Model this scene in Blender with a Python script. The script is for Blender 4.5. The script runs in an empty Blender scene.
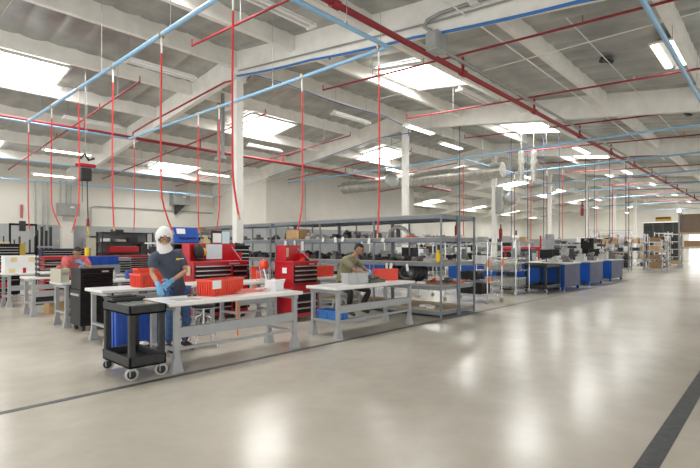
import bpy, bmesh, math, random
from mathutils import Vector, Matrix, Euler
random.seed(7)
PI = math.pi
S = bpy.context.scene
COL = S.collection
ORD = ['first','second','third','fourth','fifth','sixth','seventh','eighth','ninth','tenth','eleventh','twelfth',
       'thirteenth','fourteenth','fifteenth','sixteenth','seventeenth','eighteenth','nineteenth','twentieth']
# ---------------------------------------------------------------- materials
MATS = {}
def mat(name, col, rough=.5, metal=0., var=.08, scale=6., bump=0., spec=.5, emit=None, estr=0., trans=0., alpha=1.):
    if name in MATS: return MATS[name]
    m = bpy.data.materials.new(name); m.use_nodes = True
    nt = m.node_tree; N = nt.nodes; L = nt.links
    b = N['Principled BSDF']
    tc = N.new('ShaderNodeTexCoord'); nz = N.new('ShaderNodeTexNoise')
    nz.inputs['Scale'].default_value = scale; nz.inputs['Detail'].default_value = 3
    L.new(tc.outputs['Object'], nz.inputs['Vector'])
    r = N.new('ShaderNodeValToRGB'); L.new(nz.outputs['Fac'], r.inputs['Fac'])
    r.color_ramp.elements[0].position = .3; r.color_ramp.elements[1].position = .7
    r.color_ramp.elements[0].color = tuple(max(0, c*(1-var)) for c in col)+(1,)
    r.color_ramp.elements[1].color = tuple(min(1, c*(1+var)) for c in col)+(1,)
    L.new(r.outputs['Color'], b.inputs['Base Color'])
    b.inputs['Roughness'].default_value = rough; b.inputs['Metallic'].default_value = metal
    b.inputs['Specular IOR Level'].default_value = spec
    b.inputs['Transmission Weight'].default_value = trans
    if bump:
        bp = N.new('ShaderNodeBump'); bp.inputs['Strength'].default_value = bump
        L.new(nz.outputs['Fac'], bp.inputs['Height']); L.new(bp.outputs['Normal'], b.inputs['Normal'])
    if emit:
        b.inputs['Emission Color'].default_value = emit+(1,); b.inputs['Emission Strength'].default_value = estr
    MATS[name] = m; return m
def M_floor():
    m = bpy.data.materials.new('polished_concrete'); m.use_nodes = True
    nt = m.node_tree; N = nt.nodes; L = nt.links; b = N['Principled BSDF']
    tc0 = N.new('ShaderNodeTexCoord'); tc = N.new('ShaderNodeMapping'); L.new(tc0.outputs['Object'], tc.inputs['Vector'])
    tc.inputs['Location'].default_value = (3.3, 7.7, .37); tc.inputs['Rotation'].default_value = (.1, .07, .3)
    def noise(sc, det, rg):
        n = N.new('ShaderNodeTexNoise'); n.inputs['Scale'].default_value = sc; n.inputs['Detail'].default_value = det
        n.inputs['Roughness'].default_value = rg; L.new(tc.outputs['Vector'], n.inputs['Vector']); return n
    a = noise(.45, 3, .5); c = noise(4, 5, .6)
    mx = N.new('ShaderNodeMath'); mx.operation = 'MULTIPLY_ADD'; mx.inputs[1].default_value = .35
    L.new(c.outputs['Fac'], mx.inputs[0]); L.new(a.outputs['Fac'], mx.inputs[2])
    r = N.new('ShaderNodeValToRGB'); L.new(mx.outputs[0], r.inputs['Fac'])
    r.color_ramp.elements[0].position = .35; r.color_ramp.elements[0].color = (.45, .415, .345, 1)
    r.color_ramp.elements[1].position = .98; r.color_ramp.elements[1].color = (.70, .655, .565, 1)
    L.new(r.outputs['Color'], b.inputs['Base Color'])
    rr = N.new('ShaderNodeMapRange'); rr.inputs['To Min'].default_value = .22; rr.inputs['To Max'].default_value = .32
    b.inputs['Roughness'].default_value = .21
    b.inputs['Specular IOR Level'].default_value = .32
    return m
floor_m = M_floor()
wall_m = mat('cream_wall_paint', (.70,.68,.62), .7, var=.04, scale=1.2)
wains_m = mat('grey_wall_paint', (.36,.37,.38), .6, var=.05, scale=1.5)
foil_m = mat('foil_insulation', (.43,.435,.415), .32, .55, var=.22, scale=1.6, bump=.35)
beam_m = mat('white_painted_timber', (.86,.85,.80), .6, var=.06, scale=3)
colm_m = mat('white_column_paint', (.80,.80,.76), .5, var=.03)
glow_m = mat('skylight_diffuser', (.9,.92,.95), .5, emit=(1,.99,.96), estr=6)
tube_m = mat('lit_tube', (.9,.9,.9), .4, emit=(1,.97,.9), estr=5)
tubeoff_m = mat('white_tube', (.92,.92,.91), .35, var=.02)
fix_m = mat('white_enamel', (.80,.80,.77), .4, var=.03)
redp_m = mat('dark_red_pipe', (.27,.018,.026), .55, var=.1)
hose_m = mat('red_rubber_hose', (.70,.045,.04), .45, var=.06)
bluep_m = mat('light_blue_pipe', (.27,.50,.73), .35, var=.05)
cblue_m = mat('bright_blue_conduit', (.03,.17,.52), .35, var=.06)
galv_m = mat('galvanised_steel', (.42,.44,.43), .4, .5, var=.12)
grayp_m = mat('grey_conduit', (.33,.34,.33), .45, .2, var=.08)
dkblue_m = mat('dark_blue_pipe', (.05,.08,.16), .45, var=.08)
duct_m = mat('silver_duct_foil', (.52,.51,.47), .30, .75, var=.25, scale=9, bump=.6)
brass_m = mat('brass_fitting', (.50,.36,.20), .35, .7)
bench_m = mat('grey_bench_frame', (.38,.395,.41), .45, var=.05)
top_m = mat('white_laminate_top', (.82,.82,.80), .3, var=.04)
black_m = mat('black_plastic', (.022,.022,.024), .5, var=.15)
cartm = mat('charcoal_plastic', (.022,.023,.025), .55, var=.3, scale=14)
bsteel_m = mat('black_enamel', (.008,.008,.009), .38, var=.1, spec=.22)
red_m = mat('red_enamel', (.50,.012,.022), .3, var=.06)
tote_m = mat('red_plastic_bin', (.80,.085,.045), .45, var=.05)
chrome_m = mat('chrome', (.65,.66,.67), .18, .9, var=.05)
silver_m = mat('brushed_aluminium', (.55,.55,.56), .3, .7, var=.06)
rack_m = mat('blue_grey_steel', (.20,.235,.27), .45, var=.08)
board_m = mat('particle_board', (.52,.43,.31), .7, var=.12, scale=20)
card_m = mat('brown_cardboard', (.33,.20,.10), .8, var=.1)
cardl_m = mat('light_cardboard', (.55,.36,.18), .8, var=.1)
paper_m = mat('white_paper', (.85,.86,.86), .6, var=.02)
pblue_m = mat('pale_blue_paper', (.60,.78,.82), .6, var=.02)
glove_m = mat('blue_nitrile_glove', (.20,.50,.80), .45, var=.05)
blue_m = mat('royal_blue_plastic', (.02,.085,.42), .4, var=.06)
wsb_m = mat('blue_steel_panel', (.005,.075,.38), .35, var=.05)
wsg_m = mat('slate_blue_panel', (.06,.075,.15), .5, var=.18, scale=2.5, spec=.25)
cast_m = mat('cast_grey_metal', (.16,.16,.16), .45, .4, var=.35, scale=25)
dark_m = mat('dark_oily_metal', (.045,.046,.05), .45, .3, var=.4, scale=25)
lcast_m = mat('pale_cast_aluminium', (.48,.48,.47), .4, .4, var=.25, scale=25)
skin_m = mat('skin', (.52,.29,.19), .55, var=.06)
skin2_m = mat('tan_skin', (.42,.22,.13), .55, var=.06)
navy_m = mat('slate_navy_cotton', (.065,.085,.125), .85, var=.12, scale=9, bump=.2)
olive_m = mat('olive_cotton', (.25,.235,.145), .85, var=.12, scale=9, bump=.2)
coral_m = mat('coral_pink_cotton', (.60,.13,.13), .85, var=.15, scale=9)
jean_m = mat('blue_denim', (.05,.11,.25), .85, var=.25, scale=18, bump=.2)
btrou_m = mat('black_cotton', (.02,.02,.022), .8, var=.15)
hair_m = mat('black_hair', (.014,.012,.011), .6, var=.3, scale=40, bump=.4)
hood_m = mat('white_cloth', (.83,.83,.82), .8, var=.03, bump=.15)
eye_m = mat('eye_white', (.8,.8,.78), .2, var=.01)
lip_m = mat('lips', (.40,.15,.12), .5)
yel_m = mat('yellow_paint', (.80,.56,.02), .45, var=.05)
orange_m = mat('orange_plastic', (.85,.20,.03), .45, var=.05)
cream_m = mat('cream_enamel', (.48,.46,.37), .45, var=.04)
conc_m = mat('grey_line_paint', (.085,.09,.095), .5, var=.25, scale=12)
rubber_m = mat('dark_rubber', (.03,.03,.03), .6)
wheel_m = mat('pale_grey_rubber', (.50,.50,.50), .5)
door_m = mat('dark_door_panel', (.03,.035,.032), .35, var=.5, scale=1.2)
glass_m = mat('glass_pane', (.8,.85,.88), .05, trans=.9)
tan_m = mat('tan_plastic', (.58,.47,.25), .5)
green_m = mat('pale_green_pad', (.30,.36,.32), .5)
# ---------------------------------------------------------------- mesh builder
class MB:
    def __init__(s): s.v=[]; s.f=[]; s.sm=[]
    def add(s, vs, fs, smooth=False):
        o=len(s.v); s.v += [tuple(v) for v in vs]
        for f in fs: s.f.append(tuple(o+i for i in f)); s.sm.append(smooth)
        return s
    def box(s, x0,x1,y0,y1,z0,z1, M=None):
        vs=[(x,y,z) for x in (x0,x1) for y in (y0,y1) for z in (z0,z1)]
        if M is not None: vs=[M@Vector(v) for v in vs]
        return s.add(vs, [(0,1,3,2),(4,6,7,5),(0,4,5,1),(2,3,7,6),(0,2,6,4),(1,5,7,3)])
    def cbox(s, c, sz, M=None):
        return s.box(c[0]-sz[0]/2,c[0]+sz[0]/2,c[1]-sz[1]/2,c[1]+sz[1]/2,c[2]-sz[2]/2,c[2]+sz[2]/2,M)
    def tube(s, pts, r, n=8, caps=True):
        pts=[Vector(p) for p in pts]; rs = r if isinstance(r,(list,tuple)) else [r]*len(pts)
        rings=[]; up=None
        for i,p in enumerate(pts):
            d=(pts[min(i+1,len(pts)-1)]-pts[max(i-1,0)]).normalized()
            if up is None:
                up = Vector((0,0,1)) if abs(d.z)<.9 else Vector((1,0,0))
            a=d.cross(up).normalized(); b=a.cross(d).normalized(); up=b
            rings.append([p+(a*math.cos(t)+b*math.sin(t))*rs[i] for t in [2*PI*k/n for k in range(n)]])
        vs=[q for rg in rings for q in rg]; fs=[]
        for i in range(len(pts)-1):
            for k in range(n): fs.append((i*n+k,i*n+(k+1)%n,(i+1)*n+(k+1)%n,(i+1)*n+k))
        s.add(vs,fs,True)
        if caps:
            s.add(rings[0],[tuple(range(n))]); s.add(rings[-1],[tuple(reversed(range(n)))])
        return s
    def lathe(s, prof, c=(0,0,0), n=16, M=None):
        vs=[]; fs=[]
        for (r,z) in prof:
            for k in range(n):
                t=2*PI*k/n; v=Vector((r*math.cos(t),r*math.sin(t),z))
                if M is not None: v=M@v
                vs.append(v+Vector(c))
        for i in range(len(prof)-1):
            for k in range(n): fs.append((i*n+k,i*n+(k+1)%n,(i+1)*n+(k+1)%n,(i+1)*n+k))
        fs.append(tuple(reversed(range(n)))); fs.append(tuple((len(prof)-1)*n+k for k in range(n)))
        return s.add(vs,fs,True)
    def ball(s, c, r, n=12, m=8, M=None):
        r = r if isinstance(r,(tuple,list)) else (r,r,r); c=Vector(c)
        vs=[]; fs=[]
        def P(v):
            return c+((M@v) if M is not None else v)
        vs.append(P(Vector((0,0,-r[2]))))
        for i in range(1,m):
            a=-PI/2+PI*i/m
            for k in range(n):
                t=2*PI*k/n; vs.append(P(Vector((r[0]*math.cos(a)*math.cos(t),r[1]*math.cos(a)*math.sin(t),r[2]*math.sin(a)))))
        vs.append(P(Vector((0,0,r[2])))); top=len(vs)-1
        for k in range(n): fs.append((0,1+(k+1)%n,1+k)); fs.append((top,top-n+k,top-n+(k+1)%n))
        for i in range(m-2):
            for k in range(n): fs.append((1+i*n+k,1+i*n+(k+1)%n,1+(i+1)*n+(k+1)%n,1+(i+1)*n+k))
        return s.add(vs,fs,True)
    def prism(s, poly, y0, y1, M=None, ax='y'):
        n=len(poly)
        if ax=='y': vs=[(p[0],y0,p[1]) for p in poly]+[(p[0],y1,p[1]) for p in poly]
        elif ax=='x': vs=[(y0,p[0],p[1]) for p in poly]+[(y1,p[0],p[1]) for p in poly]
        else: vs=[(p[0],p[1],y0) for p in poly]+[(p[0],p[1],y1) for p in poly]
        if M is not None: vs=[M@Vector(v) for v in vs]
        fs=[tuple(range(n)),tuple(reversed(range(n,2*n)))]+[(i,i+n,(i+1)%n+n,(i+1)%n) for i in range(n)]
        return s.add(vs,fs)
    def build(s, name, m, parent=None, bevel=0):
        me=bpy.data.meshes.new(name); me.from_pydata(s.v,[],s.f); me.materials.append(m)
        me.polygons.foreach_set('use_smooth', s.sm)
        bm=bmesh.new(); bm.from_mesh(me); bmesh.ops.recalc_face_normals(bm, faces=bm.faces); bm.to_mesh(me); bm.free()
        me.update()
        o=bpy.data.objects.new(name,me); COL.objects.link(o)
        if parent is not None: o.parent=parent
        if bevel:
            md=o.modifiers.new('bevel','BEVEL'); md.width=bevel; md.segments=2; md.limit_method='ANGLE'
        return o
def tag(o, label, cat, group=None, kind=None):
    if len(label.split())>16: print('LONG',label)
    o['label']=label; o['category']=cat
    if group: o['group']=group
    if kind: o['kind']=kind
    return o
def thing(name, label, cat, loc=(0,0,0), rz=0, group=None):
    o=bpy.data.objects.new(name,None); COL.objects.link(o); o.location=loc; o.rotation_euler=(0,0,rz)
    o.empty_display_size=.05
    return tag(o,label,cat,group)
def struct(name, mb, m):
    o=mb.build(name,m); o['kind']='structure'; return o
KIDS={}
def kids(o):
    return [c for c in bpy.data.objects if c.parent==o]
def dup(root, loc, rz, label, group=None, parent=None):
    c=root.copy(); COL.objects.link(c)
    if parent is None:
        c.location=loc; c.rotation_euler=(0,0,rz); c['label']=label
        if group: c['group']=group
    else: c.parent=parent
    for k in kids(root): dup(k,None,0,None,None,c)
    return c
def B(x0,x1,y0,y1,z0,z1): return MB().box(x0,x1,y0,y1,z0,z1)

# ================================================================ SETTING
YR=11.24; ZG=6.33; SL=.12          # ridge line, girder underside at ridge, roof slope
GD=.70
def zg(y): return ZG-SL*abs(y-YR)
def zd(y): return zg(y)+GD
XG=[-.32+7.92*k for k in range(9)]  # girder grid
XE=63.2
struct('floor', B(-4,XE+12,-9,26,-.2,0), floor_m)
# walls
w=B(-4,15.5,25.5,25.8,2.62,5.75); struct('wall_left', w, wall_m)
struct('wall_left_lower', B(-4,15.5,25.48,25.8,0,2.62), wains_m)
struct('wall_return', B(15.5,15.8,20.3,25.5,2.62,6.2), wall_m)
struct('wall_return_lower', B(15.48,15.8,20.28,25.5,0,2.62), wains_m)
struct('wall_side', B(15.8,29.1,20.3,20.6,2.62,6.2), wall_m)
struct('wall_side_lower', B(15.8,29.12,20.28,20.6,0,2.62), wains_m)
struct('wall_corner', B(28.8,29.1,20.6,25.5,0,6.1), wall_m)
struct('wall_back_left', B(29.1,XE,25.5,25.8,2.62,5.75), wall_m)
struct('wall_back_left_lower', B(29.1,XE,25.48,25.8,0,2.62), wains_m)
# end wall with a wide dark roller door and an open dock door
e=MB()
e.box(XE,XE+.3,12.1,25.8,2.62,7.3); e.box(XE,XE+.3,8.0,12.1,4.4,7.3); e.box(XE,XE+.3,4.6,8.0,4.0,7.3)
e.box(XE,XE+.3,-9,4.6,0,7.3)
struct('wall_end', e, wall_m)
struct('wall_end_lower', B(XE-.02,XE+.3,12.1,25.5,0,2.62), wains_m)
struct('wall_end_pier', B(XE,XE+.3,7.75,8.25,0,4.4), wall_m)
def joined_door():
    t=B(XE+.1,XE+.18,8.25,12.05,0,4.35)
    for k in range(13): t.box(XE+.05,XE+.1,8.25,12.05,.06+k*.33,.30+k*.33)
    return t
struct('door_1', joined_door(), door_m)
f=MB(); 
for y in (9.2,10.15,11.1): f.box(XE+.0,XE+.05,y-.04,y+.04,0,4.35)
struct('trim_1', f, mat('dark_frame',(.08,.085,.08),.4))
# ceiling: foil faced deck sagging between sub-purlins
def deck(y0,y1,name,holes):
    X0,X1=-.32-4,XE+.3; step=.61; mb=MB(); rows=[]
    ny=max(2,int(abs(y1-y0)/.8))
    xs=[]; x=X0
    while x<X1:
        for q in (0,.08,.25,.5,.75,.92): xs.append(x+q*step)
        x+=step
    xs.append(x)
    def sag(x,y):
        q=((x-X0)/step)%1.0
        return -.055*math.sin(PI*q)**.7*(.75+.25*math.sin(x*3.1+y*1.7)) if 0<q<1 else 0
    ys=[y0+(y1-y0)*j/ny for j in range(ny+1)]
    vs=[(x,y,zd(y)+sag(x,y)) for y in ys for x in xs]; nx=len(xs); fs=[]
    for j in range(ny):
        yc=(ys[j]+ys[j+1])/2
        for i in range(nx-1):
            xc=(xs[i]+xs[i+1])/2
            if any(a<xc<b and c<yc<d for (a,b,c,d) in holes): continue
            fs.append((j*nx+i,j*nx+i+1,(j+1)*nx+i+1,(j+1)*nx+i))
    mb.add(vs,fs,True)
    return struct(name,mb,foil_m)
sky=[]
for k in range(8):
    xc=3.64+7.92*k
    for (ya,yb) in ((6.6,8.65),(14.5,16.05),(21.6,23.2)):
        if ya>20 and 15<xc<31: continue
        sky.append((xc-1.15,xc+(.75 if k==0 else 1.05),ya,yb))
for k in range(4,8):
    xc=3.64+7.92*k; sky.append((xc-1.3,xc+1.3,-3.4,-1.0))
deck(YR,-9,'ceiling',[]); deck(YR,25.8,'ceiling_rear',[])
for i,(a,b,c,d) in enumerate(sky):
    # curb, hung just under the deck line, with a glowing prismatic lens
    mb=MB()
    def zz(y,o): return zd(y)-.07+o
    lens=MB(); lens.add([(a,c,zz(c,0)),(b,c,zz(c,0)),(b,d,zz(d,0)),(a,d,zz(d,0)),(a,c,zz(c,-.03)),(b,c,zz(c,-.03)),(b,d,zz(d,-.03)),(a,d,zz(d,-.03))],
        [(0,1,2,3),(4,7,6,5),(0,4,5,1),(1,5,6,2),(2,6,7,3),(3,7,4,0)])
    o=struct('window_%d'%(i+1),lens,glow_m)
    fr=MB()
    for (p,q) in (((a,c),(b,c)),((b,c),(b,d)),((b,d),(a,d)),((a,d),(a,c))):
        fr.tube([(p[0],p[1],zz(p[1],-.03)),(q[0],q[1],zz(q[1],-.03))],.05,4)
    fo=fr.build('window_frame',fix_m,o)
# girders
n=1
for gi,x in enumerate(XG):
    if x>XE: continue
    mb=MB(); w=.085
    yl=25.5
    for (ya,yb) in ((YR,-9),(YR,yl)):
        vs=[]
        for y in (ya,yb):
            for dx in (-w,w):
                vs+= [(x+dx,y,zg(y)),(x+dx,y,zd(y)+.05)]
        mb.add(vs,[(0,1,3,2),(4,6,7,5),(0,4,5,1),(2,3,7,6),(0,2,6,4),(1,5,7,3)])
    n+=1; struct('trim_%d'%n,mb,beam_m)
# purlins 2.44 m apart between girders, one run per line
for k in range(-8,6):
    y=YR+2.44*k
    mb=MB(); z1=zd(y)+.02; z0=z1-(.50 if k==0 else .42)
    for gi in range(len(XG)-1):
        mb.box(XG[gi]+.09,min(XG[gi+1]-.09,XE),y-.065,y+.065,z0,z1)
        for xx in (XG[gi]+.09,XG[gi+1]-.21):     # steel saddle hangers
            mb.box(xx,xx+.12,y-.08,y+.08,z0-.01,z0+.22)
    n+=1; struct('trim_%d'%n,mb,beam_m)
# columns
for i,x in enumerate(XG[1:-1]):
    desc=['nearest square white column beside the red tool chests, rising to the ridge','white column behind the long grey rack, rising to the ridge',
          'slim white column past the chrome wire carts','thick white column with grey painted foot behind the blue counter',
          'white column between the second and third blue counters','white column past the third blue counter','farthest white column before the dark door'][i]
    t=thing('column',desc,'column',(x,YR,0),0,'columns along the ridge')
    B(-.11,.11,-.11,.11,.0,zg(YR)-.02).build('shaft',colm_m,t,.01)
    c=MB(); c.box(-.2,.2,-.13,.13,zg(YR)-.14,zg(YR)-.001); c.build('saddle',colm_m,t)
    if i==3:
        B(-.22,.22,-.22,.22,0,2.4).build('guard',mat('grey_column_guard',(.30,.32,.34),.5),t,.01)
# floor tape
tag(B(-3,60,5.44,5.53,0,.003).build('floor_line',conc_m),'thin dark aisle line on the concrete running past the white workbenches','floor marking')
tag(B(-3,60,.66,.80,0,.003).build('floor_line',conc_m),'dark aisle line on the concrete at the right edge, away from the benches','floor marking')
# wall frame seams, pilaster and conduits at left wall
tag(B(7.25,7.75,25.2,25.5,0,zg(25.5)).build('pilaster',wall_m),'painted wall pilaster under the first girder at the left wall','pilaster',None,'structure')

# ================================================================ SERVICES OVERHEAD
def rods(mb, pts, r=.006):
    for (x,y,z) in pts: mb.tube([(x,y,z),(x,y,zd(y)-.05)],r,5)
def pipe_run(name, pts, r, m, label, cat, hang=None, n=10):
    t=thing(name,label,cat,(0,0,0))
    MB().tube(pts,r,n).build('pipe',m,t)
    if hang:
        for h in hang: 
            mb=MB(); rods(mb,[h]); mb.tube([(h[0],h[1],h[2]-.02),(h[0],h[1],h[2]+.06)],.016,6); mb.build('hanger',galv_m,t)
    return t
zb=4.96
# light blue compressed-air loop
pipe_run('air_pipe',[(3.51,15.1,zb),(3.51,-6,zb)],.035,bluep_m,'light blue air pipe crossing the top left corner with red hoses under it','pipe',[(3.51,y,zb) for y in (13.9,9.8,7.0,2)])
pipe_run('air_pipe',[(-3.5,15.1,zb),(6.2,15.1,zb)],.028,bluep_m,'light blue air pipe closing the loop at the left, parallel to the wall','pipe',[(x,15.1,zb) for x in (1,5.0)])
pipe_run('air_pipe',[(6.2,15.1,zb),(6.2,4.85,4.9)],.035,bluep_m,'light blue air pipe passing in front of the nearest column','pipe',[(6.2,y,zb-.03) for y in (13,7.9,5.0)])
pipe_run('air_pipe',[(-3,4.85,4.9),(6.2,4.85,4.9)],.035,bluep_m,'light blue air pipe running into the top centre joint','pipe',[(x,4.85,4.9) for x in (1,5.2)])
pipe_run('air_pipe',[(-3,20.6,4.75),(11,20.6,4.75)],.03,bluep_m,'upper light blue pipe near the left wall','pipe',[(x,20.6,4.75) for x in (3,9)])
pipe_run('air_pipe',[(-3,23.6,4.35),(14.9,23.6,4.45)],.03,bluep_m,'lower light blue pipe next to the left wall','pipe',[(x,23.6,4.4) for x in (3,9,13)])
XP=[16.1,20.9,25.7,30.5,36.,43.,51.]
for i,x in enumerate(XP):
    yl=19.2 if i==0 else 10.2+ (i%2)*2.5
    pipe_run('air_pipe',[(x,yl,zb),(x,-7,zb)],.035,bluep_m,'light blue cross pipe over the aisle, %s counted away from the camera'%ORD[i],'pipe',[(x,y,zb) for y in (9.4,4.2,-.5)])
pipe_run('air_pipe',[(16.1,9.1,zb),(20.9,9.1,zb)],.03,bluep_m,'short light blue link pipe between two cross pipes past the long rack','pipe')
pipe_run('air_pipe',[(-3,1.45,5.0),(17.5,1.45,5.0)],.04,bluep_m,'light blue pipe descending along the right edge beside the lit fixture','pipe',[(x,1.45,5.0) for x in (5,9.9,13)])
for x,y in ((3.51,15.1),(6.2,15.1),(6.2,4.85),(16.1,9.1)): pass
# brilliant blue cable along the first girder
pts=[]
for k in range(40):
    y=11.1-k*.42; pts.append((XG[1]-.11,y,zg(y)-.02-.03*abs(math.sin(k*.45))))
o=MB().tube(pts,.028,8).build('blue_cable',cblue_m); tag(o,'bright blue cable clipped under the first white girder','cable')
pts=[(XG[1]+.12,11.0,6.2)]+[(XG[1]+.3+k*1.0,11.0,6.42+.04*math.sin(k*1.3)) for k in range(7)]+[(XG[2]-.12,11.0,6.3),(XG[2]-.12,11.0,6.0)]
o=MB().tube(pts,.014,6).build('blue_cable',cblue_m); tag(o,'thin blue cable strung beside the ridge between the first two columns','cable')
o=MB().tube([(XG[2]-.12,10.9,6.1),(XG[2]-.12,12.5,zg(12.5)-.03),(XG[2]-.12,20,zg(20)-.03)],.016,6).build('blue_cable',cblue_m); tag(o,'thin blue cable under the second girder left of the column','cable')
o=MB().tube([(XG[1]+.12,7.5,6.5),(XG[1]-.02,7.6,5.83)],.02,6).build('blue_cable',cblue_m); tag(o,'short blue cable looping down the side of the first girder','cable')
# sprinkler mains and branches
ZM=5.2
pm=thing('sprinkler_main','thick dark red sprinkler main running from top centre to the right edge','pipe')
MB().tube([(-3,4.93,ZM),(XE-.5,4.93,ZM)],.052,12).build('pipe',redp_m,pm)
for x in [5.03+3.8*k for k in range(14)]:
    MB().tube([(x,4.93,ZM),(x,4.93,ZM+.33)],.032,8).build('riser',redp_m,pm)
    MB().tube([(x-.08,4.93,ZM),(x+.08,4.93,ZM)],.075,10).build('coupling',redp_m,pm)
pm2=thing('sprinkler_main','dark red sprinkler main at the left, running parallel to the left wall','pipe')
MB().tube([(-3,15.4,5.08),(26,15.4,5.08)],.055,12).build('pipe',redp_m,pm2)
for x in [5.03+3.8*k for k in range(6)]:
    MB().tube([(x,15.4,5.08),(x,15.4,5.42)],.028,8).build('riser',redp_m,pm2)
for k in range(14):
    x=5.03+3.8*k
    t=thing('sprinkler_branch','dark red sprinkler branch over the aisle, %s away from the camera'%ORD[k],'pipe')
    ya=9.1
    MB().tube([(x,ya,5.78),(x,-7,5.78-.045*(ya+7))],.024,8).build('pipe',redp_m,t)
    for y in (ya,5.9,2.6,-.6):
        z=5.78-.045*(ya-y)
        MB().tube([(x,y,z),(x,y,z+.14)],.014,6).build('sprinkler_head',brass_m if y!=ya else redp_m,t)
    MB().tube([(x+.03,7.4,5.70),(x+.03,7.4,zd(7.4)-.05)],.006,5).build('hanger',galv_m,t)
    MB().tube([(x+.03,1.4,5.43),(x+.03,1.4,zd(1.4)-.05)],.006,5).build('hanger',galv_m,t)
for k in range(6):
    x=5.03+3.8*k
    ye=24.6 if x<15.5 else 19.6
    t=thing('sprinkler_branch','dark red sprinkler branch on the wall side of the ridge, %s away from the camera'%ORD[k],'pipe')
    MB().tube([(x,11.6,5.62),(x,ye,5.62-.055*(ye-11.6))],.024,8).build('pipe',redp_m,t)
    for y in (11.6,14.2,18.):
        z=5.62-.055*(y-11.6)
        MB().tube([(x,y,z),(x,y,z+.14)],.014,6).build('sprinkler_head',redp_m,t)
    MB().tube([(x+.03,13.,5.54),(x+.03,13.,zd(13.)-.05)],.006,5).build('hanger',galv_m,t)
o=MB().tube([(6.46,15.4,5.1),(6.46,15.4,5.25),(6.46,14.2,5.36),(6.46,10.1,5.62),(6.52,9.9,5.62)],.024,8).build('sprinkler_branch',redp_m)
tag(o,'dark red pipe rising beside the first girder towards the nearest column','pipe')
# grey box and conduits
t=thing('junction_box','square grey electrical box hung on the dark red main by the first girder','electrical box',(7.5,4.73,5.17))
B(-.17,.17,-.13,.13,0,.34).build('box_body',galv_m,t,.01)
B(-.185,-.17,-.11,.11,.02,.32).build('cover',grayp_m,t,.005)
o=MB().tube([(7.45,4.75,5.51),(7.43,4.85,5.60),(7.42,4.95,5.68),(7.42,4.88,5.78),(7.42,4.6,5.82),(7.42,3.8,5.78),(7.42,-3,5.1)],.035,8).build('conduit',grayp_m)
tag(o,'curved grey conduit rising from the electrical box over the girder','conduit')
o=MB().tube([(XG[1]-.14,11.,6.4),(XG[1]-.14,5.,5.75),(XG[1]-.14,3.,5.6),(XG[1]-.14,-3,4.95)],.02,8).build('conduit',grayp_m)
tag(o,'long grey conduit on the face of the first girder','conduit')
o=MB().tube([(XG[1]+.15,4.82,5.34),(34,4.82,5.34)],.035,8).build('conduit',grayp_m)
tag(o,'grey conduit following the thick dark red main','conduit')
o=MB().tube([(-3,4.1,5.62),(26,4.1,5.62)],.014,6).build('conduit',fix_m); tag(o,'thin white conduit over the aisle next to the thick red main','conduit')
o=MB().tube([(9.2,3.0,5.85),(26,3.0,5.85)],.012,6).build('conduit',fix_m); tag(o,'thin white conduit over the aisle farther right from the red main','conduit')
o=MB().tube([(10.0,8.2,5.6),(10.0,-5,5.6)],.012,6).build('conduit',fix_m); tag(o,'thin white conduit crossing the aisle just past the first girder','conduit')
o=MB().tube([(2.1,16,5.9),(2.1,3,5.9)],.01,6).build('conduit',galv_m); tag(o,'thin wire conduit high in the top left corner','conduit')
# big duct with hanging foil sleeves
t=thing('air_duct','long silver foil wrapped air duct hanging under the roof beyond the long rack','duct')
pts=[];rs=[]
for k in range(46):
    y=8.6+k*.2; pts.append((18.7,y,4.78)); rs.append(.31+.012*(k%2)+.01*random.random())
MB().tube(pts,rs,20).build('duct_body',duct_m,t)
for y in (9.5,12.2,15,17): MB().tube([(18.7,y,5.1),(18.7,y,zd(y)-.05)],.012,5).build('hanger',galv_m,t)
for dx,dy,zz2 in ((.9,0,5.35),(1.35,-.35,5.35)):
    pts=[(18.7+dx,8.2+dy,zz2-1.0+k*.1) for k in range(14)]
    MB().tube(pts,[.12+.015*math.sin(k*1.7) for k in range(14)],12).build('foil_sleeve',duct_m,t)
    MB().tube([(18.7+dx,8.2+dy,zz2+.3),(18.7+dx,8.2+dy,zd(8.2)-.05)],.01,6).build('hanger',galv_m,t)
for (x,y,z,lab) in ((16.9,13.0,4.55,'round grey metal drum hanging left of the second column'),(22.3,9.9,4.0,'round grey metal drum hanging below the silver duct')):
    t=thing('duct_drum',lab,'duct',(x,y,z))
    Mx=Euler((0,PI/2,.9)).to_matrix()
    MB().lathe([(.05,-.2),(.26,-.2),(.32,-.14),(.32,.14),(.26,.2),(.05,.2)],(0,0,0),20,Mx).build('drum_shell',galv_m,t)
    MB().tube([(0,0,.3),(0,0,zd(y)-.05-z)],.015,6).build('hanger',galv_m,t)
# fluorescent strips
LIG=[(5.4,6.75,5.85,0),(5.4,11.2,5.9,0),(5.75,16.9,5.7,0),(6.2,20.8,5.3,1),(6.6,24.0,4.75,1),(12.3,6.5,5.85,0),(11.6,10.6,5.85,0),(12.3,16.2,5.75,0),
     (13.2,21.6,5.3,1),(14.0,24.6,4.5,0),(14.4,9.8,5.85,1),(17.6,10.4,5.85,1),(21.6,6.4,5.7,1),(29.5,6.4,5.7,1),(36.5,6.4,5.7,1),(44.5,6.4,5.7,1),(20.5,15.5,5.7,1),(28.5,11.5,5.8,1),(36.5,12.3,5.8,1),(52,6.4,5.7,1),(46,12.3,5.8,1)]
LN=['white strip light hanging at top centre','white strip light between the light blue pipes left of the first girder','white strip light over the left hoses','lit strip light behind the left hoses',
 'lit strip light near the left wall at the edge','white strip light under the bright skylight by the thick red main','white strip light left of the second column','white strip light below the bright skylight behind the nearest column',
 'lit strip light right of the left-wall skylight','white strip light by the far left skylight','small lit strip light right beside the second column','small lit strip light above the silver duct']
lmaster={}
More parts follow.
